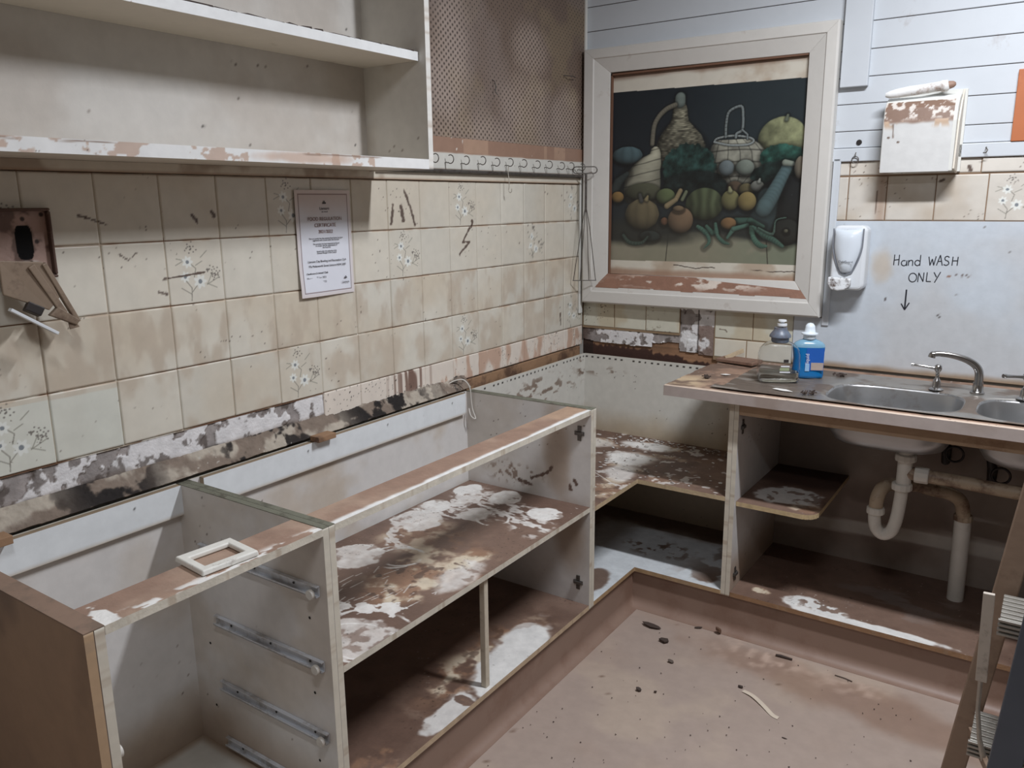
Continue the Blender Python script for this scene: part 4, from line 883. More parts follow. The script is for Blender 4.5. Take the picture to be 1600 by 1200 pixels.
# stainless steel top with two bowls and a drainer
sk = thing('kitchen_sink', 'stainless steel double bowl sink with muddy drainer set into the worktop', 'sink', (1.5, -0.33, WT))
def sk_fn(x, y, z, u, v):
    c = base(x, (168, 164, 158)); n = fbm(x, y, 9, 5, 3)
    m = np.maximum(ss(0.42, 0.6, n) * 0.75, ss(1.16, 1.02, x) * 0.7); c = mixc(c, (118, 102, 90), m)
    c = mixc(c, (200, 196, 190), ss(0.55, 0.66, fbm(x * 0.5, y * 2, 24, 4, 33)) * ss(1.1, 0.9, x) * 0.6)
    c = mixc(c, (46, 38, 34), specks(x, y, 80, 0.76, 8))
    return c, 0.32 + 0.35 * m
mg = paint_mat('steel_top', 0.12, 60, 0.06, metal=0.75)
def sk_mask(u, v):
    x = 0.79 + u; y = -0.540 + v
    notch = (u < 0.02 + 0.01 * fbm(v, v * 0, 30, 3, 2)) & (v > 0.05)
    return ~inb(x, y, 0.0) & ~notch
def sk_disp(u, v):
    x = 0.79 + u; y = -0.540 + v; r = np.full(u.shape, 9.0)
    for cx, cy, rx, ry in BOWLS: r = np.minimum(r, ((np.abs(x - cx) / rx) ** 3.6 + (np.abs(y - cy) / ry) ** 3.6))
    dr = 0.0012 * np.sin(y * 2 * math.pi / 0.03) * ((u > 0.05) & (u < 0.27) & (y > -0.46) & (y < -0.14))
    e = np.minimum(np.minimum(u, v), np.minimum(1.40 - u, 0.46 - v))
    return -0.004 * ss(1.35, 1.0, r) + dr + 0.002 * ss(0.012, 0.0, e)
grid_mesh('sink_top', (0.79, -0.540, WT + 0.005), (1, 0, 0), (0, 1, 0), 1.40, 0.46, 0.0035, sk_fn, mg, sk, t=0.0012, mask=sk_mask, disp=sk_disp)
m_bowl = mat('brushed_steel_bowl', (172, 172, 172), 0.34, 0.85, dirt=0.7, dirt_rgb=(124, 106, 90), scale=5, thresh=0.56)
for cx, cy, rx, ry in BOWLS:
    mb = MB(); rings = []
    for f, z in ((1.005, WT + 0.0018), (0.985, WT - 0.006), (0.955, WT - 0.045), (0.92, WT - 0.105), (0.82, WT - 0.136), (0.66, WT - 0.148), (0.25, WT - 0.154), (0.12, WT - 0.156)):
        ring = []
        for k in range(56):
            a = 2 * math.pi * k / 56; ca, sa = math.cos(a), math.sin(a); pw = 2 / 3.6 if f > 0.5 else 1
            ring.append(mb.bm.verts.new((cx + math.copysign(abs(ca) ** pw, ca) * rx * f, cy + math.copysign(abs(sa) ** pw, sa) * ry * f * (1 if f > 0.5 else rx / ry), z)))
        rings.append(ring)
    for R1, R2 in zip(rings, rings[1:]):
        for k in range(56): mb.bm.faces.new((R1[k], R1[(k + 1) % 56], R2[(k + 1) % 56], R2[k]))
    mb.bm.faces.new(rings[-1])
    b = obj('bowl', mb, m_bowl, sk, smooth=True)
    sd = b.modifiers.new('thickness', 'SOLIDIFY'); sd.thickness = 0.0012; sd.offset = 0
    mb = MB().lathe([(0.004, 0.0), (0.022, 0.0), (0.024, 0.003), (0.020, 0.003), (0.004, 0.001)], (cx, cy, WT - 0.1542)); obj('drain', mb, M_CHROME, b, smooth=True)

# tap
tp = thing('tap', 'chrome swivel spout tap with two lever handles behind the sink bowls', 'tap', (1.535, -0.185, WT + 0.005))
Z0 = WT + 0.0055
mb = MB(); mb.lathe([(0.003, 0), (0.021, 0), (0.021, 0.004), (0.016, 0.008), (0.0145, 0.03), (0.0145, 0.034), (0.003, 0.034)], (1.535, -0.185, Z0)); obj('spout_base', mb, M_CHROME, tp, smooth=True)
sp = [(1.535, -0.185, Z0 + 0.02), (1.535, -0.185, Z0 + 0.055), (1.531, -0.186, Z0 + 0.075), (1.520, -0.188, Z0 + 0.090), (1.500, -0.192, Z0 + 0.103), (1.475, -0.197, Z0 + 0.112), (1.445, -0.203, Z0 + 0.118), (1.415, -0.209, Z0 + 0.119), (1.402, -0.211, Z0 + 0.115), (1.399, -0.212, Z0 + 0.106)]
def smooth_path(pts, n=6):
    P = [Vector(p) for p in pts]; out = []
    for i in range(len(P) - 1):
        a = P[max(0, i - 1)]; b = P[i]; c = P[i + 1]; d = P[min(len(P) - 1, i + 2)]
        for k in range(n):
            t = k / n; out.append(0.5 * ((2 * b) + (c - a) * t + (2 * a - 5 * b + 4 * c - d) * t * t + (3 * b - a - 3 * c + d) * t ** 3))
    out.append(P[-1]); return out
pth = smooth_path(sp, 5); n = len(pth)
mb = MB().tube(pth, [0.0135 - 0.0055 * min(1, i / n * 1.15) + (0.003 if i > n - 8 else 0) for i in range(n)], 16); obj('spout', mb, M_CHROME, tp, smooth=True)
for hx, hy, lx, ly in ((1.420, -0.200, -0.078, -0.004), (1.662, -0.205, -0.06, -0.05)):
    mb = MB(); mb.lathe([(0.003, 0), (0.022, 0), (0.022, 0.003), (0.013, 0.008), (0.0115, 0.028), (0.009, 0.034), (0.0055, 0.038), (0.0055, 0.058), (0.009, 0.062), (0.0115, 0.070), (0.0105, 0.078), (0.006, 0.083), (0.001, 0.084)], (hx, hy, Z0))
    h = obj('handle', mb, M_CHROME, tp, smooth=True)
    p0 = Vector((hx, hy, Z0 + 0.070)); p1 = p0 + Vector((lx, ly, 0.006))
    mb = MB().tube([p0, p0.lerp(p1, 0.4), p0.lerp(p1, 0.85), p0.lerp(p1, 0.88), p1], [0.006, 0.0045, 0.0052, 0.0065, 0.0062], 14); obj('lever', mb, M_CHROME, h, smooth=True)

# waste pipes
wp = thing('waste_pipe', 'white plastic sink waste pipe with a U-bend trap under the double sink', 'pipe', (1.45, -0.25, BZ + T))
PY = -0.372; dx0 = 1.375
def tb(name, pts, r, m, n=5, seg=20, par=wp): return obj(name, MB().tube(smooth_path(pts, n), r, seg), m, par, smooth=True)
def nut(c, r, h, axis='z', m=M_PVC, par=wp):
    mb = MB().lathe([(r * 0.6, -h / 2), (r, -h / 2), (r * 1.03, -h / 4), (r, h / 2 - 0.003), (r * 0.9, h / 2), (r * 0.6, h / 2)], c, axis=axis, seg=12); return obj('coupling_nut', mb, m, par, bevel=0.001)
zb = WT - 0.158
tb('tail_piece', [(dx0, PY, zb + 0.004), (dx0, PY, 0.68), (dx0, PY, 0.63), (dx0, PY, 0.575)], 0.022, M_PVC); nut((dx0, PY, 0.668), 0.031, 0.022)
tb('cross_pipe', [(dx0, PY, 0.618), (1.42, PY + 0.005, 0.616), (1.55, PY + 0.01, 0.612), (1.68, PY + 0.01, 0.608), (1.725, PY + 0.004, 0.618), (1.737, PY, 0.65), (1.737, PY, zb + 0.004)], 0.0205, M_PVCD)
nut((1.425, PY + 0.003, 0.617), 0.026, 0.04, 'x'); nut((1.737, PY, 0.668), 0.031, 0.022)
nut((dx0 - 0.003, PY, 0.572), 0.030, 0.022)
tb('trap', [(dx0 - 0.002, PY, 0.58), (dx0 - 0.004, PY, 0.52), (dx0 - 0.010, PY - 0.002, 0.455), (dx0 - 0.022, PY - 0.004, 0.415), (dx0 - 0.045, PY - 0.006, 0.402), (dx0 - 0.066, PY - 0.006, 0.42), (dx0 - 0.073, PY - 0.006, 0.455), (dx0 - 0.072, PY - 0.004, 0.475)], 0.0195, M_PVC)
nut((dx0 - 0.072, PY - 0.004, 0.478), 0.027, 0.022)
tb('trap_outlet', [(dx0 - 0.072, PY - 0.004, 0.482), (dx0 - 0.071, PY + 0.002, 0.520), (dx0 - 0.060, PY + 0.030, 0.548), (dx0 - 0.035, PY + 0.065, 0.552), (dx0 + 0.03, PY + 0.115, 0.545), (1.44, -0.245, 0.535), (1.49, -0.235, 0.530), (1.525, -0.215, 0.505), (1.536, -0.195, 0.465), (1.538, -0.182, 0.43)], 0.0215, M_PVCD)
nut((1.538, -0.182, 0.438), 0.028, 0.02, m=M_PVCD)
tb('stand_pipe', [(1.538, -0.182, 0.44), (1.539, -0.175, 0.35), (1.540, -0.168, 0.25), (1.541, -0.160, BZ + T)], 0.0255, M_PVC)
for (vx, vy, vz, lab) in ((1.462, -0.10, 0.625, 'rusty black tap valve behind the waste pipe, nearer the U-bend'), (1.60, -0.10, 0.575, 'rusty black tap valve behind the second bowl outlet, at the right')):
    v = thing('stop_valve', lab, 'valve', (vx, vy, vz)); 
    obj('valve_body', MB().tube([(vx - 0.015, vy, 0.80), (vx - 0.012, vy, vz + 0.05), (vx, vy, vz + 0.02), (vx, vy, vz - 0.03), (vx, -BX - 0.002, vz - 0.035)], [0.009, 0.010, 0.016, 0.014, 0.010], 12), M_BLACK, v, smooth=True)
    ring = [(vx + 0.026 + 0.026 * math.cos(a), vy - 0.02, vz + 0.004 + 0.026 * math.sin(a)) for a in [2 * math.pi * k / 20 for k in range(20)]]
    obj('valve_wheel', MB().tube(ring, 0.004, 8, closed=True), M_BLACK, v, smooth=True)

# splashback with hand lettering
def sp_fn(x, y, z, u, v):
    c = base(x, (196, 203, 210)); c = mixc(c, (188, 186, 184), ss(0.48, 0.7, fbm(x, z, 3, 4, 6)) * 0.5)
    c = mixc(c, (150, 128, 104), ss(0.025, 0.0, v + 0.012 * (fbm(x, z, 14, 4, 3) - 0.5)) * 0.9)
    c = mixc(c, (190, 172, 150), blob(x, z, 1.19, 1.24, 0.03, 0.05, 0.5, 20, 3, 0.6) * 0.6)
    c = mixc(c, (72, 60, 54), specks(x, z, 45, 0.80, 8)); c = mixc(c, (140, 96, 70), blob(x, z, 1.40, 1.205, 0.006, 0.003, 0.2, 40, 2))
    for i, (px, pz) in enumerate(((1.425, 1.212), (1.44, 1.209), (1.452, 1.213), (1.462, 1.207))): c = mixc(c, (90, 70, 60), blob(x, z, px, pz, 0.005, 0.0025, 0.4, 60, i, 0.3, 0.8))
    return c, 0.3 + 0 * x
sb = tag(grid_mesh('splashback', (0.906, -0.004, 0.862), (1, 0, 0), (0, 0, 1), 2.3, 0.524, 0.006, sp_fn, M_PAINT, None, t=0.003, edge=(170, 160, 150), mask=lambda u, v: ~((u < 0.102) & (v > 0.172))), 'smooth white splashback sheet with handwriting behind the sink', 'splashback')
def strokes(name, S, x0, z0, sx, sz, parent, r=0.0017, y=-0.0046):
    mb = MB()
    for s in S:
        P = [(x0 + a * sx, y, z0 + b * sz) for a, b in s]
        if len(P) > 2: P = smooth_path(P, 4)
        mb.tube(P, r, 6, flat=0.25, flat_n=(0, 1, 0))
    return obj(name, mb, M_MARK, parent)
def arc(cx, cy, rx, ry, a0, a1, n=8): return [(cx + rx * math.cos(math.radians(a0 + (a1 - a0) * i / n)), cy + ry * math.sin(math.radians(a0 + (a1 - a0) * i / n))) for i in range(n + 1)]
h = 0.036
strokes('letter', [[(0, 0), (0.02, 1)], [(0.42, 0), (0.44, 1)], [(0.0, 0.48), (0.43, 0.55)]], 1.229, 1.237, h, h, sb)
strokes('letter', [arc(0.25, 0.25, 0.23, 0.25, 60, 380), [(0.48, 0.5), (0.50, 0.0)]], 1.252, 1.236, h, h, sb)
strokes('letter', [[(0, 0.52), (0.0, 0.0)], [(0, 0.3), (0.12, 0.48), (0.28, 0.50), (0.36, 0.36), (0.36, 0.0)]], 1.275, 1.237, h, h, sb)
strokes('letter', [arc(0.24, 0.25, 0.22, 0.25, 40, 330), [(0.46, 1.0), (0.46, 0.0)]], 1.294, 1.238, h, h, sb)
strokes('letter', [[(0, 0.8), (0.15, 0)], [(0.15, 0), (0.30, 0.6)], [(0.30, 0.6), (0.46, 0.02)], [(0.46, 0.02), (0.60, 0.85)]], 1.336, 1.240, h, h, sb)
strokes('letter', [[(0, 0), (0.25, 0.95)], [(0.25, 0.95), (0.48, 0.0)], [(0.09, 0.36), (0.40, 0.38)]], 1.361, 1.241, h, h, sb)
strokes('letter', [[(0.42, 0.75), (0.25, 0.86), (0.07, 0.75), (0.10, 0.52), (0.34, 0.40), (0.42, 0.18), (0.22, 0.02), (0.0, 0.10)]], 1.382, 1.241, h, h, sb)
strokes('letter', [[(0, 0), (0.02, 0.8)], [(0.42, 0), (0.44, 0.8)], [(0.0, 0.42), (0.43, 0.44)]], 1.407, 1.242, h, h, sb)
strokes('letter', [arc(0.32, 0.42, 0.34, 0.42, 80, 440)], 1.281, 1.182, h, h, sb)
strokes('letter', [[(0, 0), (0.03, 0.85)], [(0.03, 0.85), (0.45, 0.05)], [(0.45, 0.05), (0.47, 0.9)]], 1.309, 1.183, h, h, sb)
strokes('letter', [[(0.02, 0.9), (0.0, 0.05)], [(0.0, 0.05), (0.40, 0.05)]], 1.335, 1.184, h, h, sb)
strokes('letter', [[(0, 0.9), (0.25, 0.45)], [(0.55, 0.95), (0.12, -0.05)]], 1.356, 1.185, h, h, sb)
strokes('arrow', [[(0.0, 1.0), (0.0, 0.02)]], 1.277, 1.085, h, 0.070, sb, 0.0028)
strokes('arrow_head', [[(-0.35, 0.30), (0.0, 0.0)], [(0.0, 0.0), (0.35, 0.36)]], 1.277, 1.085, h, 0.070, sb, 0.0022)
# ================================================================ LEFT WALL: shelf unit, pegboard, hooks
SH = thing('wall_shelf', 'open white wall shelf unit above the tiles, with a chipped muddy lower edge', 'shelf', (0.12, -2.1, 1.554))
SD = 0.235; SR = -1.268; SL = -3.0
def sh_back(x, y, z, u, v):
    c = base(x, (198, 194, 188)); c = mixc(c, (168, 156, 144), ss(0.45, 0.7, fbm(y, z, 4, 5, 3)) * 0.4)
    c = mixc(c, (96, 84, 76), specks(y, z, 60, 0.80, 5)); 
    for py, pz in ((-1.83, 1.645), (-1.335, 1.625), (-1.345, 1.93), (-2.3, 1.9), (-1.48, 1.915)): c = mixc(c, (60, 54, 50), 1 - ss(0.003, 0.0045, np.hypot(y - py, z - pz)))
    return c, 0.5 + 0 * x
grid_mesh('back_panel', (0.004, SL, 1.56), (0, 1, 0), (0, 0, 1), SR - SL - 0.019, 0.99, 0.006, sh_back, M_PAINT, SH, t=0.004)
def sh_side(x, y, z, u, v):
    c = base(x, (204, 200, 192)); c = mixc(c, (160, 146, 130), ss(0.5, 0.7, fbm(x, z, 5, 5, 8)) * 0.4); c = mixc(c, (110, 96, 86), specks(x, z, 60, 0.8, 6) * 0.8)
    return c, 0.5 + 0 * x
grid_mesh('side_panel', (0.0, SR - 0.019, 1.554), (1, 0, 0), (0, 0, 1), SD, 1.0, 0.006, sh_side, M_PAINT, SH, t=0.019, edge=(216, 214, 208))
grid_mesh('side_panel', (SD, SL + 0.019, 1.554), (-1, 0, 0), (0, 0, 1), SD, 1.0, 0.01, sh_side, M_PAINT, SH, t=0.019, edge=(216, 214, 208))
def edge_fn(x, y, z, u, v):
    c = base(x, (222, 222, 220)); chip = ss(0.60, 0.64, fbm(y * 1.2, z * 1.5, 26, 4, 21)) * (y < -1.5)
    c = mixc(c, (176, 146, 126), chip * 0.7); c = mixc(c, (190, 160, 140), blob(y, z, -1.73, 1.568, 0.12, 0.012, 0.5, 20, 4, 0.4) * 0.7)
    c = mixc(c, (120, 96, 80), (1 - ss(0.0005, 0.0022, np.abs(v - 0.0225 + 0.003 * (fbm(y, y * 0, 20, 3, 4) - 0.5)))) * ss(0.4, 0.55, fbm(y, y * 0, 9, 3, 7)) * 0.9)
    c = mixc(c, (90, 74, 64), specks(y, z, 80, 0.78, 6))
    return c, 0.45 + 0 * x
mb = MB().box(0.0035, SD - 0.0015, SL + 0.019, SR - 0.019, 1.5565, 1.5765); sp_ = obj('bottom_shelf', mb, M_CREAM, SH)
grid_mesh('shelf_edging', (SD, SL + 0.019, 1.554), (0, 1, 0), (0, 0, 1), SR - 0.019 - SL - 0.019, 0.026, 0.0025, edge_fn, M_PAINT, sp_, t=0.0015)
for z in (1.838, 2.12, 2.40):
    mb = MB().box(0.0045, 0.208, SL + 0.0195, SR - 0.0195, z, z + 0.021); s_ = obj('shelf', mb, M_CREAM, SH)
    grid_mesh('shelf_edging', (0.2100, SL + 0.02, z - 0.001), (0, 1, 0), (0, 0, 1), SR - 0.0195 - SL - 0.02, 0.023, 0.003, lambda x, y, z, u, v: (mixc(base(x, (224, 225, 224)), (150, 124, 106), specks(y, z, 60, 0.76, 9)), 0.4 + 0 * x), M_PAINT, s_, t=0.0015)
    if z < 2:
        rr = random.Random(5); mb = MB(); y = -2.15
        while y < -1.30:
            L = rr.uniform(0.02, 0.09); mb.prism([(0.208, y, z + 0.0215), (0.2105, y + L, z + 0.0215), (0.2085, y + L, z + 0.0225 + rr.uniform(0.0, 0.004)), (0.206, y + L * 0.4, z + 0.0235 + rr.uniform(0.0, 0.003))], (-1, 0, 0), 0.05); y += L * rr.uniform(0.8, 1.1)
        obj('lifting_liner', mb, mat('dark_liner', (58, 46, 40), 0.8), s_)

def pegf(x, y, z, u, v):
    c = base(x, (112, 95, 83)); n = fbm(y, z, 5, 4, 8)
    px_, pz_ = 0.0240, 0.0205
    a = y / px_; b = z / pz_; r1 = np.hypot((a - np.round(a)) * px_, (b - np.round(b)) * pz_)
    r2 = np.hypot((a - 0.5 - np.round(a - 0.5)) * px_, (b - 0.5 - np.round(b - 0.5)) * pz_); r = np.minimum(r1, r2)
    c = mixc(c, (134, 118, 94), ss(0.45, 0.6, n) * 0.6); c = mixc(c, (128, 114, 106), ss(0.55, 0.4, fbm(y, z, 3, 3, 18)) * 0.7)
    hi = np.maximum(blob(y, z, -0.46, 1.80, 0.16, 0.14, 0.35, 6, 4, 0.5), np.maximum(blob(y, z, -0.42, 2.0, 0.12, 0.10, 0.3, 6, 5, 0.5), np.maximum(blob(y, z, -0.16, 1.78, 0.13, 0.10, 0.4, 6, 6, 0.5), blob(y, z, -0.9, 1.9, 0.10, 0.25, 0.3, 6, 7, 0.5))))
    hi = np.maximum(hi, ss(1.80, 1.70, z) * 0.8)
    c = mixc(c, (196, 180, 168), hi * ss(0.0042, 0.0064, r) * 0.5)  # pale sheen highlights painted in patches between the holes
    c = mixc(c, (34, 26, 22), 1 - ss(0.0018, 0.0032, r))
    return c, 0.55 - 0.15 * hi
PG = tag(grid_mesh('pegboard', (0.0065, -1.262, 1.672), (0, 1, 0), (0, 0, 1), 1.246, 0.78, 0.0019, pegf, paint_mat('pegboard_surface', 0.2, 60, 0.05), None, t=0.006, back=False), 'brown muddy pegboard with rows of small holes beside the wall shelf', 'pegboard')
mb = MB(); mb.tube([(0.0067, -0.66, 1.875), (0.016, -0.66, 1.87), (0.020, -0.66, 1.855), (0.018, -0.66, 1.835), (0.026, -0.655, 1.825)], 0.0016, 8)
o = tag(obj('peg_hook', mb, M_WIRE, None), 'small bent wire hook stuck in the middle of the pegboard', 'hook')
mb = MB(); mb.tube([(0.0067, -0.18, 1.945), (0.030, -0.165, 1.943), (0.032, -0.15, 1.944), (0.022, -0.11, 1.944)], 0.0018, 8)
o = tag(obj('peg_hook', mb, M_WIRE, None), 'dark wire prong on the pegboard near the corner', 'hook')
# small white clip in the corner
mb = MB().box(0.0145, 0.0165, -0.028, -0.004, 1.985, 2.045); tag(obj('wall_clip', mb, M_PLAST, None, bevel=0.001), 'small white plastic clip at the top left corner of the picture frame', 'clip')

HR = thing('hook_rail', 'white rail with a row of open wire cup hooks, under the pegboard', 'hook rail', (0.01, -0.6, 1.57))
def hr_fn(x, y, z, u, v):
    c = base(x, (206, 204, 196)); c = mixc(c, (152, 122, 104), ss(0.051, 0.055, v + 0.004 * (fbm(y, y * 0, 14, 3, 3) - 0.5)))
    c = mixc(c, (226, 222, 214), specks(y, z, 26, 0.80, 3) * ss(0.05, 0.06, v)); c = mixc(c, (190, 160, 136), (fbm(y * 1, z * 0, 9, 3, 4) > 0.58) * ss(0.05, 0.06, v) * 0.5)
    c = mixc(c, (120, 100, 84), ss(0.006, 0.0, v)); c = mixc(c, (70, 58, 50), specks(y, z, 60, 0.82, 13))
    return c, 0.45 + 0 * x
grid_mesh('rail_board', (0.0125, -1.262, 1.568), (0, 1, 0), (0, 0, 1), 1.244, 0.103, 0.003, hr_fn, M_PAINT, HR, t=0.0125, back=False)
hook0 = None
for i, hy in enumerate((-1.018, -0.942, -0.858, -0.766, -0.683, -0.600, -0.511, -0.419, -0.333, -0.241, -0.167, -0.077)):
    if hook0 is None:
        mb = MB(); cx, cz, R = 0.036, 1.601, 0.0135
        pts = [(0.0115, hy, 1.590), (0.0185, hy, 1.5925), (0.0225, hy, 1.590)] + [(cx + R * math.cos(a), hy, cz + R * math.sin(a)) for a in [math.radians(-135 + 255 * k / 14) for k in range(15)]]
        mb.tube(pts, 0.0016, 8); hook0 = obj('cup_hook', mb, M_WIRE, HR, smooth=True); HY0 = hy
    else:
        h_ = hook0.copy(); COL.objects.link(h_); h_.parent = HR; h_.location = (0, hy - HY0, random.uniform(-0.002, 0.002)); h_.rotation_euler = (0, 0, 0)
mb = MB().tube([(0.021, -1.262, 1.5635), (0.021, -0.05, 1.5635)], 0.0058, 14); tag(obj('hanging_rod', mb, M_WIRE, None, smooth=True), 'thin dark steel rod running under the row of wire cup hooks', 'rod')
# S hook hanging over the rod
mb = MB(); yy = -0.600
mb.tube(smooth_path([(0.030, yy, 1.590), (0.0265, yy, 1.566), (0.0305, yy, 1.54), (0.030, yy, 1.515), (0.028, yy, 1.505), (0.034, yy, 1.496), (0.041, yy, 1.500), (0.042, yy, 1.510)], 4), 0.0014, 8)
tag(obj('s_hook', mb, mat('pale_wire', (188, 182, 170), 0.4, 0.3), None, smooth=True), 'single long pale wire hook dangling below the steel rod', 'hook')
# wire whisk
WK = thing('wire_whisk', 'long triangular wire kitchen tool hanging in the corner beside the picture frame', 'kitchen tool', (0.055, -0.088, 1.14))
ctr = Vector((0.058, -0.092, 0)); dr = Vector((0.826, 0.563, 0)).normalized()
def wkp(s, z, o=0.0): return (ctr.x + dr.x * s + o * 0.5, ctr.y + dr.y * s - o, z)
ring = [wkp(0.036 + 0.013 * math.cos(a), 1.587 + 0.013 * math.sin(a)) for a in [math.radians(-90 + 180 * k / 8) for k in range(9)]] + [wkp(-0.036 + 0.013 * math.cos(a), 1.587 + 0.013 * math.sin(a)) for a in [math.radians(90 + 180 * k / 8) for k in range(9)]]
obj('handle_loop', MB().tube(ring, 0.0022, 8, closed=True), M_WIRE, WK, smooth=True)
obj('shaft', MB().tube([wkp(0.004, 1.574), wkp(0.004, 1.42)], 0.0048, 12), M_WIRE, WK, smooth=True)
for s, b in ((-0.045, -0.2), (-0.017, -0.05), (0.020, 0.05), (0.048, 0.2)): obj('wire', MB().tube([wkp(0.004, 1.45), wkp(0.004 + s * 0.35, 1.36), wkp(s, 1.14)], 0.0016, 8), M_WIRE, WK, smooth=True)
obj('cross_wire', MB().tube([wkp(-0.048, 1.139), wkp(0.051, 1.139)], 0.0018, 8), M_WIRE, WK, smooth=True)

# certificate
CE = thing('certificate', 'framed-border paper certificate stuck to the tiled wall', 'certificate', (0.008, -1.4705, 1.211))
Y0c, Z0c = -1.572, 1.2115
def ce_fn(x, y, z, u, v):
    c = base(x, (222, 224, 232)); c = mixc(c, (188, 164, 150), ss(1.40, 1.50, z + 0.02 * (fbm(y, z, 14, 3, 3) - 0.5)) * 0.75)
    e = np.minimum(np.minimum(u, 0.203 - u), np.minimum(v, 0.289 - v)); c = mixc(c, (214, 200, 194), (e < 0.009) * 0.6)
    c = mixc(c, (104, 72, 62), np.exp(-((e - 0.0115) / 0.0011) ** 2))
    return c, 0.35 + 0 * x
grid_mesh('paper', (0.0032, Y0c, Z0c), (0, 1, 0), (0, 0, 1), 0.203, 0.289, 0.0013, ce_fn, paint_mat('laminated_paper', 0.02, 20, 0.02), CE, t=0.0008, disp=lambda u, v: 0.002 + 0.005 * ss(0.10, 0.0, v) * ss(0.05, 0.2, 0.203 - u) + 0.002 * np.sin(u * 20), back=False)
def ct(body, size, du, dz, align='CENTER', m=M_INK, nm='printed_line'):
    return text(nm, body, size, (0.0085, Y0c + du, Z0c + dz), (0, 1, 0), (0, 0, 1), m, CE, align)
ct('Lismore', 0.011, 0.101, 0.236, m=M_INK); ct('city council', 0.005, 0.101, 0.229)
ct('FOOD REGULATION', 0.0135, 0.101, 0.207, m=M_INKB); ct('CERTIFICATE', 0.0135, 0.101, 0.190, m=M_INKB); ct('2021/2022', 0.0125, 0.101, 0.173, m=M_INKB)
for i, (s_, z) in enumerate((('This is to certify that the premises listed below has been', 0.157), ('registered with Council under the Food Act', 0.152), ('The premises has been inspected and found', 0.142), ('to comply with the requirements of', 0.137), ('the Food Act', 0.132), ('Issued under the authority of the', 0.122), ('General Manager of the Council', 0.117))): ct(s_, 0.0055, 0.101, z)
ct('Lismore City Bowling and Recreation Club', 0.0082, 0.101, 0.094); ct('77a Molesworth Street Lismore NSW 2480', 0.0078, 0.101, 0.081)
for i, (a, b) in enumerate((('Classification:', 'Licensed Club'), ('Effective:', '30 Jun 2021'), ('Expires:', '30 Jun 2022'))): ct(a, 0.0062, 0.022, 0.062 - i * 0.0125, 'LEFT'); ct(b, 0.0078, 0.056, 0.062 - i * 0.0125, 'LEFT')
ct('Lismore', 0.0085, 0.166, 0.030); 
for (du, dz, s) in ((0.101, 0.252, 1.0), (0.167, 0.042, 0.8)):
    mb = MB(); 
    for k, (a, b) in enumerate(((0, 0.0), (-0.004, -0.004), (0.004, -0.004), (0, -0.004))): mb.lathe([(0.0002, 0), (0.0028 * s, 0), (0.0028 * s, 0.0004), (0.0002, 0.0004)], (0.0085, Y0c + du + a * s, Z0c + dz + 0.006 + b * s), axis='x', seg=4)
    obj('crest', mb, M_INK, CE)

# recessed electrical box and the broken plate hanging below it
BXo = thing('wall_box', 'rusty recessed switch box with a black hole, at the left end of the tiles', 'switch box', (0.0, -2.275, 1.325))
def bx_fn(x, y, z, u, v):
    c = base(x, (168, 140, 128)); c = mixc(c, (92, 70, 60), ss(0.46, 0.6, fbm(y, z, 30, 4, 3)) * 0.8)
    c = mixc(c, (206, 198, 190), blob(y, z, -2.265, 1.345, 0.03, 0.014, 0.5, 30, 3, 0.2)); hole = (1 - ss(0.95, 1.05, (np.abs(y + 2.264) / 0.016) ** 4 + (np.abs(z - 1.394) / 0.034) ** 4)); c = mixc(c, (3, 2, 2), hole)
    for py, pz in ((-2.225, 1.448), (-2.228, 1.338), (-2.24, 1.395), (-2.262, 1.44), (-2.258, 1.352)): c = mixc(c, (54, 38, 32), 1 - ss(0.003, 0.0055, np.hypot(y - py, z - pz)))
    return c, 0.55 + 0.45 * hole
ymin, ymax, z0, z1 = -2.345, -2.212, 1.322, 1.461
grid_mesh('back_plate', (0.0022, ymin + 0.004, z0 + 0.004), (0, 1, 0), (0, 0, 1), ymax - ymin - 0.008, z1 - z0 - 0.008, 0.0018, bx_fn, M_MUDDY, BXo, t=0.001, back=False)
mb = MB()
for a in ((ymin, ymax, z0, z0 + 0.006), (ymin, ymax, z1 - 0.006, z1), (ymin, ymin + 0.006, z0 + 0.006, z1 - 0.006), (ymax - 0.006, ymax, z0 + 0.006, z1 - 0.006)): mb.box(0.0, 0.016, a[0], a[1], a[2], a[3])
obj('box_rim', mb, mat('rusty_rim', (88, 66, 56), 0.7, dirt=0.6, dirt_rgb=(150, 128, 112), scale=30), BXo, bevel=0.003)
BP = thing('broken_socket_plate', 'broken muddy switch plate hanging loose at the left edge below the switch box', 'switch plate', (0.045, -2.30, 1.20))
m_bp = mat('muddy_plate', (134, 116, 98), 0.6, dirt=0.7, dirt_rgb=(90, 70, 58), scale=20, thresh=0.5)
def PX(x, y, z): return (x, y, z)
# long side bars of the frame, slanting down to the right
obj('frame_bar', MB().bar((0.060, -2.262, 1.355), (0.052, -2.205, 1.232), 0.012, 0.010, (1, 0, 0)), m_bp, BP, bevel=0.002)
obj('frame_bar', MB().bar((0.060, -2.286, 1.352), (0.056, -2.232, 1.252), 0.010, 0.014, (1, 0, 0)), m_bp, BP, bevel=0.002)
obj('plate_face', MB().prism([(0.050, -2.34, 1.365), (0.056, -2.262, 1.358), (0.054, -2.238, 1.285), (0.052, -2.26, 1.262), (0.05, -2.34, 1.30)], (1, 0, 0), 0.006), m_bp, BP, bevel=0.002)
obj('frame_end', MB().prism([(0.050, -2.244, 1.268), (0.052, -2.205, 1.236), (0.050, -2.212, 1.226), (0.048, -2.262, 1.252)], (1, 0, 0), 0.012), m_bp, BP, bevel=0.002)
obj('broken_tab', MB().prism([(0.054, -2.226, 1.236), (0.056, -2.212, 1.232), (0.056, -2.206, 1.222), (0.054, -2.224, 1.219)], (1, 0, 0), 0.003), m_bp, BP)
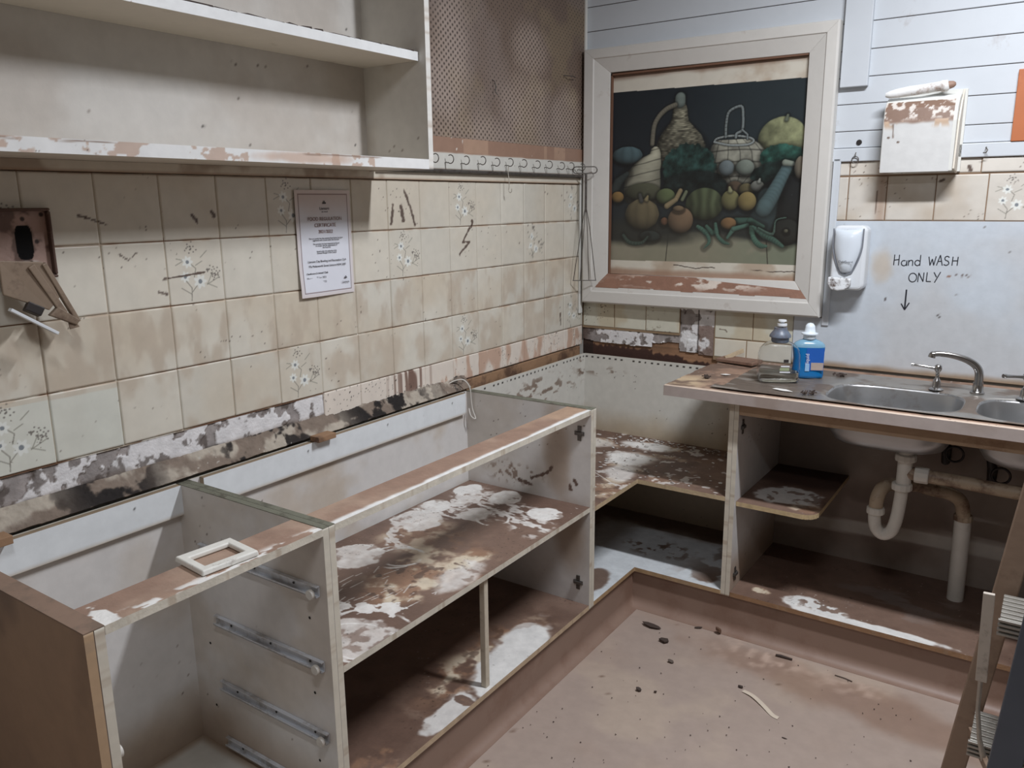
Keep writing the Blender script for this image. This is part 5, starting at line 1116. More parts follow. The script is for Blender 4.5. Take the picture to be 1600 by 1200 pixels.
obj('socket_insert', MB().obox((0.062, -2.292, 1.268), (0.03, 0.034, 0.018), (0.3, 0.8, -0.5), (1, 0, 0)), M_BLACK, BP, bevel=0.002)
obj('white_insert', MB().bar((0.085, -2.345, 1.275), (0.080, -2.262, 1.218), 0.012, 0.006, (1, 0, 0)), M_PLAST, BP, bevel=0.001, label='white plastic strip')
obj('support_wire', MB().tube([(0.003, -2.262, 1.35), (0.03, -2.268, 1.356), (0.056, -2.275, 1.35)], 0.0035, 8), M_BLACK, BP, smooth=True)

# ================================================================ BACK WALL: framed poster
FR = thing('framed_poster', 'large cream picture frame holding a vegetable still life poster', 'picture', (0.51, -0.02, 1.04))
def frame_piece(name, c0, c1, i0, i1, m):
    """outer corners c0,c1 and inner corners i0,i1 as (x, z)"""
    prof = [(0.0, -0.001), (0.0, -0.042), (0.05, -0.048), (0.40, -0.048), (0.42, -0.044), (0.93, -0.030), (1.0, -0.028), (1.0, -0.001)]
    mb = MB(); A = [mb.bm.verts.new((c0[0] + (i0[0] - c0[0]) * d, y, c0[1] + (i0[1] - c0[1]) * d)) for d, y in prof]; B_ = [mb.bm.verts.new((c1[0] + (i1[0] - c1[0]) * d, y, c1[1] + (i1[1] - c1[1]) * d)) for d, y in prof]
    n = len(prof)
    for k in range(n): mb.bm.faces.new((A[k], A[(k + 1) % n], B_[(k + 1) % n], B_[k]))
    mb.bm.faces.new(A); mb.bm.faces.new(B_[::-1])
    return obj(name, mb, m, FR, bevel=0.0012)
O_ = [(0.020, 2.056), (1.002, 2.050), (1.004, 1.042), (0.020, 1.040)]; I_ = [(0.133, 1.962), (0.903, 1.956), (0.905, 1.168), (0.134, 1.164)]
m_fr = mat('frame_paint', (206, 203, 197), 0.5, dirt=0.5, dirt_rgb=(150, 130, 112), scale=10, thresh=0.62, noise=0.05, bump=0.1)
g = 0.0006
for nm, a, b in (('frame_top', 0, 1), ('frame_side', 1, 2), ('frame_bottom', 2, 3), ('frame_side', 3, 0)):
    frame_piece(nm, O_[a], O_[b], I_[a], I_[b], m_fr)
# mud lying on the lower bevel
def mudf(x, y, z, u, v):
    c = base(x, (142, 106, 88)); c = mixc(c, (214, 202, 190), ss(0.54, 0.62, fbm(x * 0.7, v * 2, 26, 4, 3)) * blob(x, v, 0.48, 0.05, 0.28, 0.03, 0.5, 12, 4, 0.5)); 
    return c, 0.6 + 0 * x
a0 = (0.078, -0.0445, 1.096); V_ = np.array((0, 0.0165, 0.070)); Ln = float(np.linalg.norm(V_)); V_ = V_ / Ln
mud_mask = lambda u, v: (u > 0.052 * (v / Ln) - 0.004) & (u < 0.885 - 0.05 * (v / Ln)) & (v > 0.014 + 0.008 * (fbm(u, u * 0, 12, 3, 2) - 0.5))
grid_mesh('mud_film', a0, (1, 0, 0), tuple(V_), 0.885, Ln, 0.003, mudf, M_MUDDY, FR, t=0.0015, mask=mud_mask, back=False)
mb = MB(); mb.box(0.136, 0.1405, -0.026, -0.010, 1.166, 1.958); mb.box(0.136, 0.90, -0.026, -0.010, 1.950, 1.957); obj('inner_bead', mb, mat('brown_bead', (112, 80, 62), 0.6), FR)
mb = MB(); mb.box(0.130, 0.906, -0.009, -0.001, 1.160, 1.966); obj('backing_board', mb, M_BROWN, FR)

def poster_fn(x, y, z, u, v):
    px, pz = x, z
    c = base(x, (26, 35, 43)) ; c = mixc(c, (34, 46, 52), ss(0.35, 0.7, x))
    tb_ = ss(1.330, 1.315, pz + 0.02 * np.sin(px * 9)) 
    tcol = base(x, (156, 154, 126)); tcol = mixc(tcol, (132, 146, 118), ss(0.5, 0.9, px)); tcol = mixc(tcol, (166, 160, 134), ss(0.5, 0.7, fbm(px, pz, 9, 4, 2)))
    for pts in ([(0.395, 1.33), (0.385, 1.2)], [(0.785, 1.33), (0.80, 1.2)]): tcol = mixc(tcol, (64, 62, 50), (1 - ss(0.001, 0.003, segd(px, pz, pts))))
    c = c * (1 - tb_[..., None]) + tcol * tb_[..., None]
    c = mixc(c, (34, 38, 36), blob(px, pz, 0.28, 1.335, 0.22, 0.050, 0.25, 7, 3, 0.35) * 0.9); c = mixc(c, (34, 40, 38), blob(px, pz, 0.74, 1.36, 0.24, 0.045, 0.25, 7, 6, 0.4) * 0.85)
    for it in POSTER:
        if it[0] == 'p':
            zc = np.array([q_[0] for q_ in it[1]])[::-1]; xc = np.array([q_[1] for q_ in it[1]])[::-1]; hw = np.array([q_[2] for q_ in it[1]])[::-1]
            cxx = np.interp(pz, zc, xc); hh = np.interp(pz, zc, hw); X_ = (px - cxx) / hh; tex = it[3]
            ins = (pz > zc[0]) & (pz < zc[-1]); m = (1 - ss(0.94, 1.04, np.abs(X_))) * ins
            hal = (1 - ss(0.9, 1.35, np.abs(X_))) * ins; c = c * (1 - 0.4 * hal)[..., None]
            rel = (pz - zc[0]) / (zc[-1] - zc[0]); lt = 0.42 + 0.55 * np.sqrt(np.clip(1 - (X_ - 0.12) ** 2, 0, 1)); lt = lt * (0.62 + 0.42 * rel)
            if tex == 'rope':
                row = np.floor(pz * 150 - 0.6 * X_ * X_); lt = lt * (0.55 + 0.7 * vn(px * 75 + row * 0.5, row, 3)) * (0.8 + 0.35 * np.abs(np.sin((pz * 150 - 0.6 * X_ * X_) * math.pi)))
            if tex == 'crease': 
                k_ = np.abs(((pz - 0.20 * px + 0.01 * fbm(px, pz, 12, 3, 3)) * 26) % 1 - 0.5); lt = lt * (0.82 + 0.3 * fbm(px * 0.5, pz * 1.4, 26, 3, 3)) * (1 - 0.5 * np.exp(-(k_ / 0.05) ** 2)) * (0.55 + 0.6 * ss(0.05, 0.35, rel))
            if tex == 'grid':
                for gx in (-0.72, -0.3, 0.12, 0.52, 0.85): lt = lt * (1 - 0.4 * np.exp(-((X_ - gx) * hh / 0.0022) ** 2))
                for gz in (0.52, 0.78, 0.2): lt = lt * (1 - 0.5 * np.exp(-((rel - gz + 0.04 * X_ * X_) / 0.016) ** 2))
                lt = lt * (0.7 + 0.6 * fbm(px, pz, 34, 3, 4))
            c = c * (1 - m[..., None]) + np.asarray(it[2], float) * lt[..., None] * m[..., None]
        elif it[0] == 'o':
            (cx, cz), rx, rz, colr, tex = it[1], it[2], it[3], it[4], it[5]
            hal = np.hypot((px - cx) / (rx + 0.012), (pz - cz + 0.004) / (rz + 0.012)); c = c * (1 - 0.5 * (1 - ss(0.75, 1.05, hal)))[..., None]
            X_, Z_ = (px - cx) / rx, (pz - cz) / rz; th = np.arctan2(Z_, X_)
            wob = 0.0
            if tex == 'rib': wob = 0.05 * np.abs(np.sin(th * 5))
            if tex in ('leaf',): wob = 0.55 * (fbm(px, pz, 55, 4, 4) - 0.45)
            if tex == 'bump': wob = 0.05 * (fbm(px, pz, 60, 3, 4) - 0.5)
            d = X_ ** 2 + Z_ ** 2 + wob; m = 1 - ss(0.93, 1.05, d); nz = np.sqrt(np.clip(1 - d, 0, 1))
            lt = np.clip(0.42 + 0.34 * nz + 0.34 * Z_ * np.sqrt(np.clip(d, 0, 1)) + 0.14 * X_, 0.16, 1.15)
            if tex == 'rib': lt = lt * (0.86 + 0.14 * np.abs(np.cos(np.arctan2(X_, 0.4 + nz) * 6)))
            if tex == 'weave': lt = lt * (0.62 + 0.5 * vn(px * 110 + np.floor(pz * 210) * 0.5, np.floor(pz * 210), 3) + 0.18 * np.sin(pz * 1300))
            if tex == 'leaf': lt = 0.45 + 1.1 * (fbm(px, pz, 46, 4, 9) - 0.25)
            if tex == 'bump': lt = lt * (0.7 + 0.55 * fbm(px, pz, 50, 3, 7))
            if tex == 'stripe': lt = lt * (0.85 + 0.15 * np.cos(X_ * 14 * (1 - 0.3 * np.abs(Z_))))
            if tex == 'grid': lt = lt * (0.75 + 0.35 * fbm(px * 0.4, pz * 2.2, 30, 3, 4)) * (1 - 0.45 * (np.abs(((X_ * (1.2 - 0.5 * Z_)) * 3) % 1 - 0.5) < 0.05)) * (1 - 0.6 * (np.abs(Z_ + 0.12) < 0.05)) * (1 - 0.5 * (np.abs(Z_ + 0.75) < 0.05))
            cc = np.asarray(colr, float) * lt[..., None]
            c = c * (1 - m[..., None]) + cc * m[..., None]
            c = c + (m * ss(0.97, 1.0, 1 - np.hypot(X_ - 0.25, Z_ - 0.3)) * 40)[..., None] * (tex in ('', 'stripe'))
        else:
            pts, rs, colr, tex = it[1], it[2], it[3], it[4]
            if len(pts) > 3:
                q3 = smooth_path([(p[0], r_, p[1]) for p, r_ in zip(pts, rs)], 4); pts = [(v_.x, v_.z) for v_ in q3]; rs = [v_.y for v_ in q3]
            hal = segd(px, pz, pts) / (max(rs) * 1.5 + 0.004); c = c * (1 - 0.35 * (1 - ss(0.5, 1.0, hal)))[..., None]
            for (p, q, r0, r1) in zip(pts, pts[1:], rs, rs[1:]):
                vx, vz = q[0] - p[0], q[1] - p[1]; L = vx * vx + vz * vz + 1e-12
                t = np.clip(((px - p[0]) * vx + (pz - p[1]) * vz) / L, 0, 1); rr_ = (r0 + (r1 - r0) * t) * (0.72 if q[1] < 1.33 else 1.0)
                ex, ez = px - p[0] - t * vx, pz - p[1] - t * vz; d = np.hypot(ex, ez) / rr_
                m = 1 - ss(0.85, 1.1, d); lt = 0.5 + 0.5 * np.sqrt(np.clip(1 - d * d, 0, 1)) + 0.25 * np.clip((ez + ex * 0.4) / rr_, -1, 1)
                if tex == 'weave': lt = lt * (0.75 + 0.4 * vn(px * 60, pz * 260, 3))
                if tex == 'crease': lt = lt * (0.78 + 0.34 * fbm(px * 0.5, pz * 1.4, 26, 3, 3)) * (1 - 0.5 * (np.abs(((pz - 0.22 * px) * 30) % 1 - 0.5) < 0.06))
                c = c * (1 - m[..., None]) + np.asarray(colr, float) * lt[..., None] * m[..., None]
    # faded by dust
    g_ = c.mean(-1, keepdims=True); c = (c * 0.78 + g_ * 0.22) * 0.90 + np.array((90, 88, 80)) * 0.07; c = mixc(c, (88, 80, 68), ss(1.60, 1.25, pz) * 0.25)
    # paper margins
    mg_ = base(x, (204, 198, 184)); mg_ = mixc(mg_, (150, 124, 100), ss(0.45, 0.7, fbm(px, pz, 8, 5, 5)) * 0.5)
    top = pz > 1.887 - 0.012 * (px - 0.138) ; bot = pz < 1.222 + 0.006 * (px - 0.138)
    mg_ = mixc(mg_, (110, 82, 66), ss(1.925, 1.948, pz + 0.016 * (fbm(px, pz * 0, 9, 3, 3) - 0.5)) * 0.75)
    mg_ = mixc(mg_, (150, 118, 98), ss(1.195, 1.172, pz + 0.02 * (fbm(px, pz * 0, 7, 3, 6) - 0.5)) * 0.75)
    ck = np.abs(pz - 1.205 - 0.016 * (fbm(px, px * 0, 16, 4, 12) - 0.5) + 0.02 * (px - 0.5)) ; mg_ = mixc(mg_, (60, 48, 42), (1 - ss(0.0008, 0.0024, ck)) * ss(0.46, 0.5, fbm(px, px * 0, 9, 3, 15)) * (px > 0.42) * bot)
    msk_ = (top | bot).astype(float)[..., None]
    return c * (1 - msk_) + mg_ * msk_, 0.38 + 0.15 * msk_[..., 0]
grid_mesh('poster', (0.1405, -0.012, 1.166), (1, 0, 0), (0, 0, 1), 0.764, 0.790, 0.0019, poster_fn, paint_mat('poster_print', 0.03, 15, 0.03), FR, t=0.001, back=False)

# paper towel dispenser
TD = thing('paper_towel_dispenser', 'white metal paper towel dispenser on the wall with mud smeared across its top', 'dispenser', (1.28, -0.06, 1.54))
def prof_panel(name, prof, x0, x1, m, par, bevel=0.003):
    mb = MB(); mb.prism([(x0, y, z) for y, z in prof], (1, 0, 0), x1 - x0); return obj(name, mb, m, par, bevel=bevel)
td_prof = [(-0.0105, 1.548), (-0.094, 1.545), (-0.096, 1.64), (-0.097, 1.70), (-0.088, 1.745), (-0.068, 1.768), (-0.040, 1.782), (-0.0105, 1.786)]
prof_panel('housing', td_prof, 1.172, 1.386, M_WHITE, TD)
def td_fn(x, y, z, u, v):
    c = base(x, (206, 206, 204)); c = mixc(c, (128, 103, 88), ss(1.692, 1.704, z + 0.012 * (fbm(x, x * 0, 16, 3, 2) - 0.5)))
    c = mixc(c, (208, 200, 192), ss(0.58, 0.64, fbm(x, z, 75, 4, 12)) * ss(1.70, 1.72, z)); c = mixc(c, (186, 160, 136), ss(0.56, 0.62, fbm(x, z * 0.3, 40, 3, 5)) * ss(1.675, 1.695, z) * (z < 1.705) * 0.9)
    c = mixc(c, (110, 92, 80), (1 - ss(0.001, 0.003, segd(x, z, [(1.203, 1.695), (1.206, 1.655)]))) * 0.8); c = mixc(c, (110, 92, 80), 1 - ss(0.003, 0.005, np.hypot(x - 1.192, z - 1.655))); c = mixc(c, (110, 92, 80), 1 - ss(0.003, 0.005, np.hypot(x - 1.222, z - 1.640)))
    return c, 0.4 + 0 * x
def wrap_front(name, prof, x0, x1, fn, m, par, res=0.003, off=0.0008):
    """thin front skin that follows a profile (y, z)"""
    P = [Vector((0, y, z)) for y, z in prof]; seg = [(b - a).length for a, b in zip(P, P[1:])]; tot = sum(seg)
    nv = int(tot / res); pts = []
    for k in range(nv + 1):
        s = tot * k / nv; i = 0
        while i < len(seg) - 1 and s > seg[i]: s -= seg[i]; i += 1
        a, b = P[i], P[i + 1]; q = a.lerp(b, min(1, s / seg[i])); t = (b - a).normalized(); pts.append((q.y - t.z * off, q.z + t.y * off * -1))
    pts = np.array(pts); nu = int((x1 - x0) / res); xs_ = np.linspace(x0, x1, nu + 1)
    xx, _k = np.meshgrid(xs_, np.arange(nv + 1), indexing='ij'); yy_ = pts[_k, 0]; zz_ = pts[_k, 1]
    rgb, ro = fn(xx, yy_, zz_, xx - x0, _k * res); col = np.ones(xx.shape + (4,)); col[..., :3] = lin(np.clip(rgb, 0, 255)); col[..., 3] = ro
    idx = np.arange(xx.size).reshape(xx.shape)
    F = np.stack([idx[:-1, :-1], idx[1:, :-1], idx[1:, 1:], idx[:-1, 1:]], -1).reshape(-1, 4)
    return raw_mesh(name, np.stack([xx, yy_, zz_], -1).reshape(-1, 3), F, col.reshape(-1, 4), m, par)
wrap_front('front_cover', td_prof[1:-1], 1.1745, 1.376, td_fn, M_PAINT, TD)
prof_panel('side_flange', [(-0.0105, 1.540), (-0.090, 1.552), (-0.075, 1.70), (-0.045, 1.76), (-0.0105, 1.800)], 1.3865, 1.392, M_CREAM, TD, 0.001)
prof_panel('back_plate', [(0.0, 1.545), (-0.010, 1.545), (-0.010, 1.800), (0.0, 1.800)], 1.20, 1.40, M_WHITE, TD, 0.001)
# crumpled tube of paper on top
TB_ = thing('paper_roll', 'crumpled white paper roll lying on top of the towel dispenser', 'paper roll', (1.26, -0.055, 1.79))
pp_ = [(1.168, -0.07, 1.792), (1.18, -0.070, 1.792), (1.20, -0.066, 1.795), (1.24, -0.062, 1.800), (1.28, -0.060, 1.803), (1.325, -0.058, 1.808), (1.33, -0.058, 1.808), (1.345, -0.058, 1.808), (1.350, -0.058, 1.809)]
obj('roll_body', MB().tube(pp_, [0.007, 0.012, 0.0145, 0.016, 0.0155, 0.0155, 0.018, 0.018, 0.012], 18), mat('crumpled_paper', (226, 226, 224), 0.6, dirt=0.8, dirt_rgb=(140, 112, 94), scale=22, thresh=0.54, bump=0.3, bscale=60), TB_, smooth=True)
obj('roll_end', MB().tube([(1.348, -0.058, 1.809), (1.362, -0.059, 1.811), (1.368, -0.06, 1.812)], [0.013, 0.010, 0.005], 12), M_MUD, TB_, smooth=True)

# soap dispenser
SO = thing('soap_dispenser', 'white wall soap dispenser with a grey teardrop outline and muddy push bar', 'soap dispenser', (1.095, -0.06, 1.145))
def rr_prism(x0, x1, z0, z1, y0, y1, r, m, name, par, taper=0.0, bevel=0.006):
    pts = []
    for (cx, cz, a0) in ((x1 - r, z1 - r, 0), (x0 + r, z1 - r, 90), (x0 + r + taper, z0 + r, 180), (x1 - r - taper, z0 + r, 270)):
        for k in range(6): a = math.radians(a0 + 18 * k); pts.append((cx + r * math.cos(a), y0, cz + r * math.sin(a)))
    mb = MB(); mb.prism(pts, (0, 1, 0), y1 - y0); return obj(name, mb, m, par, bevel=bevel, bseg=3)
rr_prism(1.036, 1.150, 1.150, 1.372, -0.075, -0.0045, 0.022, M_PLAST, 'housing', SO, 0.0, 0.012)
# teardrop front: bulging shell
mb = MB(); W_ = 16; rows = []
for i in range(15):
    t = i / 14; z = 1.362 - t * 0.152; hw = 0.046 * (1 - max(0, (t - 0.35) / 0.65) ** 1.7 * 0.62)
    row = []
    for k in range(W_ + 1):
        s = -1 + 2 * k / W_; row.append(mb.bm.verts.new((1.089 + hw * s, -0.0755 - 0.019 * (1 - abs(s) ** 2.5) * (1 - (2 * t - 1) ** 6) - 0.002, z - 0.004 * (1 - s * s) * t)))
    rows.append(row)
for a, b in zip(rows, rows[1:]):
    for k in range(W_): mb.bm.faces.new((a[k], b[k], b[k + 1], a[k + 1]))
fc = obj('front_cover', mb, mat('soap_cover', (214, 222, 230), 0.22, dirt=0.75, dirt_rgb=(150, 122, 100), scale=16, thresh=0.60, noise=0.02), SO, smooth=True)
sd = fc.modifiers.new('thickness', 'SOLIDIFY'); sd.thickness = 0.003
Lp = [(1.046 - 0.003, -0.0765, 1.362)] + [(1.089 - 0.049 * (1 - max(0, (t - 0.35) / 0.65) ** 1.7 * 0.60), -0.0775, 1.362 - t * 0.152) for t in [k / 10 for k in range(11)]]
Rp = [(1.089 + 0.049 * (1 - max(0, (t - 0.35) / 0.65) ** 1.7 * 0.60), -0.0775, 1.362 - t * 0.152) for t in [k / 10 for k in range(10, -1, -1)]]
obj('cover_outline', MB().tube(Lp[1:] + [(1.089, -0.079, 1.203)] + Rp, 0.0022, 8), mat('grey_line', (128, 132, 140), 0.4), SO, smooth=True)
obj('level_window', MB().prism([(1.068, -0.0825, 1.224), (1.110, -0.0825, 1.224), (1.102, -0.0825, 1.213), (1.089, -0.0825, 1.208), (1.076, -0.0825, 1.213)], (0, 1, 0), 0.006), mat('smoked_window', (86, 80, 78), 0.3), SO)
text('brand_print', 'DebGuard', 0.011, (1.091, -0.0985, 1.246), (1, 0, 0), (0, 0, 1), M_INK, SO)
mb = MB(); mb.prism([(1.036, -0.080, 1.196), (1.112, -0.080, 1.193), (1.112, -0.085, 1.166), (1.095, -0.085, 1.153), (1.072, -0.085, 1.149), (1.050, -0.085, 1.153), (1.038, -0.085, 1.170)], (0, -1, 0), 0.020)
obj('push_bar', mb, mat('muddy_pushbar', (226, 228, 230), 0.3, dirt=0.95, dirt_rgb=(84, 66, 56), scale=34, thresh=0.5), SO, bevel=0.005, bseg=3)
# ring and cup hook on the rail, plug hole
mb = MB(); cx, cz = 1.078, 1.605
mb.tube([(cx + 0.011 * math.cos(a), -0.016, cz - 0.012 + 0.011 * math.sin(a)) for a in [2 * math.pi * k / 18 for k in range(18)]], 0.0016, 8, closed=True); mb.tube([(cx, -0.0095, cz + 0.012), (cx, -0.018, cz + 0.010), (cx, -0.018, cz)], 0.0016, 8)
tag(obj('wall_ring', mb, M_WIRE, None, smooth=True), 'tiny wire ring hanging on the white rail left of the towel dispenser', 'ring')
mb = MB().lathe([(0.0005, 0), (0.008, 0), (0.0095, 0.004), (0.003, 0.004), (0.0005, 0.004)], (1.083, -0.0042, 1.651), axis='y', seg=18); tag(obj('round_plug', mb, M_BLACK, None), 'small dark round plug in the boards above the white rail', 'plug')
mb = MB().tube([(1.468, -0.0098, 1.618), (1.468, -0.025, 1.616), (1.474, -0.030, 1.608), (1.470, -0.030, 1.600), (1.462, -0.028, 1.600)], 0.0018, 8); tag(obj('cup_hook', mb, M_WIRE, None, smooth=True), 'single cup hook on the white rail right of the towel dispenser', 'hook')
mb = MB().box(1.532, 1.70, -0.014, 0.0, 1.632, 1.845); tag(obj('orange_panel', mb, mat('orange_board', (178, 104, 62), 0.5, dirt=0.5, dirt_rgb=(140, 70, 44), scale=9), None, bevel=0.002), 'orange board hung on the wall at the right edge', 'panel')
# ================================================================ THINGS ON THE WORKTOP
WS = WT + 0.0052
m_clear = mat('clear_plastic', (244, 246, 248), 0.08, trans=1.0, ior=1.10, noise=0.0)
CB = thing('soap_bottle', 'clear plastic bottle nearly empty with a grey-blue screw neck, on the sink drainer', 'bottle', (0.954, -0.342, WS))
rot = math.radians(28)
def bottle(c, w, d, h, prof, m, par, rot, power=3.2, name='bottle_body'):
    return obj(name, MB().lathe([(r, z) for r, z in prof], c, seg=40, sx=w, sy=d, power=power, rot=rot), m, par, smooth=True)
cb = bottle((0.954, -0.342, WS), 1.0, 0.55, 0, [(0.054, 0.0), (0.064, 0.004), (0.067, 0.014), (0.068, 0.05), (0.067, 0.095), (0.063, 0.112), (0.052, 0.127), (0.036, 0.137), (0.028, 0.140), (0.026, 0.148)], m_clear, CB, rot, power=4.5)
sd = cb.modifiers.new('thickness', 'SOLIDIFY'); sd.thickness = 0.0015
obj('liquid', MB().lathe([(0.046, 0.002), (0.060, 0.005), (0.0635, 0.014), (0.0645, 0.034)], (0.954, -0.342, WS + 0.001), seg=36, sx=1, sy=0.54, power=4.5, rot=rot), mat('soap_liquid', (236, 236, 230), 0.05, trans=1.0, ior=1.15, noise=0.0), CB, smooth=True)
obj('bottle_neck', MB().lathe([(0.026, 0.136), (0.029, 0.142), (0.029, 0.152), (0.035, 0.154), (0.035, 0.160), (0.028, 0.170), (0.0215, 0.178), (0.021, 0.186), (0.004, 0.187)], (0.954, -0.342, WS), seg=30), mat('grey_blue_neck', (104, 118, 136), 0.4, dirt=0.7, dirt_rgb=(96, 84, 80), scale=12, thresh=0.45), CB, smooth=True)
obj('pump_tip', MB().lathe([(0.006, 0.186), (0.006, 0.191), (0.016, 0.192), (0.016, 0.199), (0.007, 0.200), (0.007, 0.206), (0.014, 0.207), (0.013, 0.212), (0.002, 0.213)], (0.958, -0.342, WS), seg=24), M_PLAST, CB, smooth=True)
rv = Vector((math.cos(rot), math.sin(rot), 0)); uvv = Vector((0, 0, 1)); nv_ = rv.cross(uvv)
lc = Vector((0.954, -0.342, WS)) + nv_ * 0.0385 + rv * 0.012
for k, (dx, dz, w_, h_, m_) in enumerate(((0.004, 0.078, 0.016, 0.010, M_INK), (0.002, 0.060, 0.028, 0.004, M_PAPER), (0.0, 0.050, 0.030, 0.010, mat('green_print', (150, 160, 128), 0.5)), (0.002, 0.040, 0.034, 0.004, M_PAPER))):
    obj('label_print', MB().obox(lc + rv * dx + uvv * dz, (w_, h_, 0.0008), rv, uvv), m_, CB)
BB = thing('blue_bottle', 'bottle of blue liquid with a white nozzle cap and blue label, behind the clear bottle', 'bottle', (1.022, -0.225, WS))
m_bl = mat('blue_liquid', (18, 122, 190), 0.12, noise=0.05); rot2 = math.radians(24)
cb2 = (1.020, -0.222, WS)
bottle(cb2, 1.0, 0.5, 0, [(0.044, 0.0), (0.051, 0.003), (0.053, 0.012), (0.050, 0.045), (0.049, 0.07), (0.053, 0.100), (0.053, 0.108)], mat('translucent_blue', (14, 118, 186), 0.15, trans=0.15, noise=0.06), BB, rot2, 2.8, 'filled_body')
bottle(cb2, 1.0, 0.5, 0, [(0.053, 0.1082), (0.052, 0.116), (0.045, 0.124), (0.032, 0.131), (0.022, 0.134), (0.020, 0.142)], mat('pale_blue_plastic', (150, 196, 222), 0.2, trans=0.35, noise=0.02), BB, rot2, 2.6, 'bottle_shoulder')
obj('nozzle_cap', MB().lathe([(0.019, 0.135), (0.021, 0.138), (0.021, 0.150), (0.0275, 0.152), (0.0275, 0.156), (0.020, 0.158), (0.018, 0.160), (0.0165, 0.176), (0.015, 0.182), (0.009, 0.189), (0.001, 0.191)], cb2, seg=30), mat('white_cap', (226, 236, 244), 0.25, noise=0.01), BB, smooth=True)
rv = Vector((math.cos(rot2), math.sin(rot2), 0)); nv_ = rv.cross(uvv); lc = Vector(cb2) + nv_ * 0.0268
def lab(name, dx, dz, w_, h_, m_, off=0.0): return obj(name, MB().obox(lc + nv_ * off + rv * dx + uvv * dz, (w_, h_, 0.0012), rv, uvv), m_, BB)
lab('label', 0.018, 0.068, 0.058, 0.078, mat('blue_label', (36, 92, 176), 0.35, dirt=0.5, dirt_rgb=(90, 150, 206), scale=20), 0.0)
lab('label_picture', 0.026, 0.044, 0.040, 0.026, mat('label_photo', (176, 160, 150), 0.4, dirt=0.7, dirt_rgb=(120, 130, 150), scale=40), 0.0008)
lab('label_drop', -0.006, 0.040, 0.014, 0.026, mat('label_drop', (150, 190, 226), 0.3), 0.0009)
text('label_text', 'liquid', 0.017, tuple(lc + nv_ * 0.0012 + rv * -0.002 + uvv * 0.070), tuple(uvv), tuple(-rv), M_PAPER, BB)

def chip(name, label, cat, c, s, m, seed, thick=0.002, sy=0.7, n=7, z=None, rotz=0.0, group=None, tilt=0.15):
    rr = random.Random(seed); pts = []; zz = c[2]
    tx, ty = rr.uniform(-tilt, tilt), rr.uniform(-tilt, tilt)
    for i in range(n):
        a = 2 * math.pi * i / n; r = s * rr.uniform(0.65, 1.0); dx, dy = math.cos(a) * r, math.sin(a) * r * sy
        dx, dy = dx * math.cos(rotz) - dy * math.sin(rotz), dx * math.sin(rotz) + dy * math.cos(rotz)
        pts.append((c[0] + dx, c[1] + dy, zz + tx * dx + ty * dy + (abs(tx) + abs(ty)) * s))
    mb = MB().prism(pts, (0, 0, 1), thick)
    return tag(obj(name, mb, m, None, bevel=min(0.0006, thick * 0.3)), label, cat, group)
m_chip = mat('dark_chip', (70, 58, 52), 0.8, noise=0.25, bump=0.4)
m_card = mat('white_card', (226, 224, 220), 0.5, dirt=0.3, scale=20)
mb = MB(); mb.obox((0.735, -0.095, WT + 0.014), (0.16, 0.07, 0.012), (0.95, -0.25, 0.02), (0.25, 0.95, 0.05))
tag(obj('broken_board', mb, M_PLY if False else mat('muddy_board_piece', (128, 100, 84), 0.8, dirt=0.6, dirt_rgb=(80, 62, 52), scale=24, bump=0.5), None, bevel=0.002), 'broken brown board piece lying at the back of the worktop near the wall', 'board')
mb = MB().obox((0.705, -0.062, WT + 0.030), (0.085, 0.016, 0.008), (0.55, 0.75, 0.28), (0, 0.2, 1)); tag(obj('wood_splinter', mb, M_PLY, None, bevel=0.001), 'pale wood splinter leaning on the broken board piece', 'splinter')
chip('paper_tag', 'small white paper tag on the muddy worktop near its left end', 'paper', (0.765, -0.322, WT + 0.004), 0.020, m_card, 5, 0.0008, 0.55, 4, rotz=0.3, tilt=0.03)
chip('torn_label', 'torn white label lying at the front of the drainer below the clear bottle', 'paper', (1.005, -0.47, WS + 0.002), 0.045, m_card, 12, 0.001, 0.40, 5, rotz=-0.25, tilt=0.04)
for nm, lb, c, s in (('dirt_clump', 'small dark clump of dirt on the left end of the worktop', (0.728, -0.395, WT + 0.002), 0.013), ('dirt_clump', 'black clump of debris at the front of the drainer left of the sink bowl', (1.085, -0.475, WS), 0.020), ('dirt_clump', 'dark debris at the back of the drainer behind the blue bottle', (1.115, -0.150, WS), 0.014)):
    rr = random.Random(int(c[0] * 1000)); mb = MB()
    for k in range(14):
        q = Vector((c[0] + rr.gauss(0, s * 0.6), c[1] + rr.gauss(0, s * 0.5), c[2] + 0.003 + rr.uniform(0, s * 0.4))); d_ = Vector((rr.uniform(-1, 1), rr.uniform(-1, 1), rr.uniform(-0.4, 0.4)))
        mb.obox(q, (rr.uniform(0.006, 0.016), rr.uniform(0.003, 0.008), rr.uniform(0.002, 0.005)), d_, (0.1, 0.2, 1))
    tag(obj(nm, mb, m_chip, None), lb, 'debris')

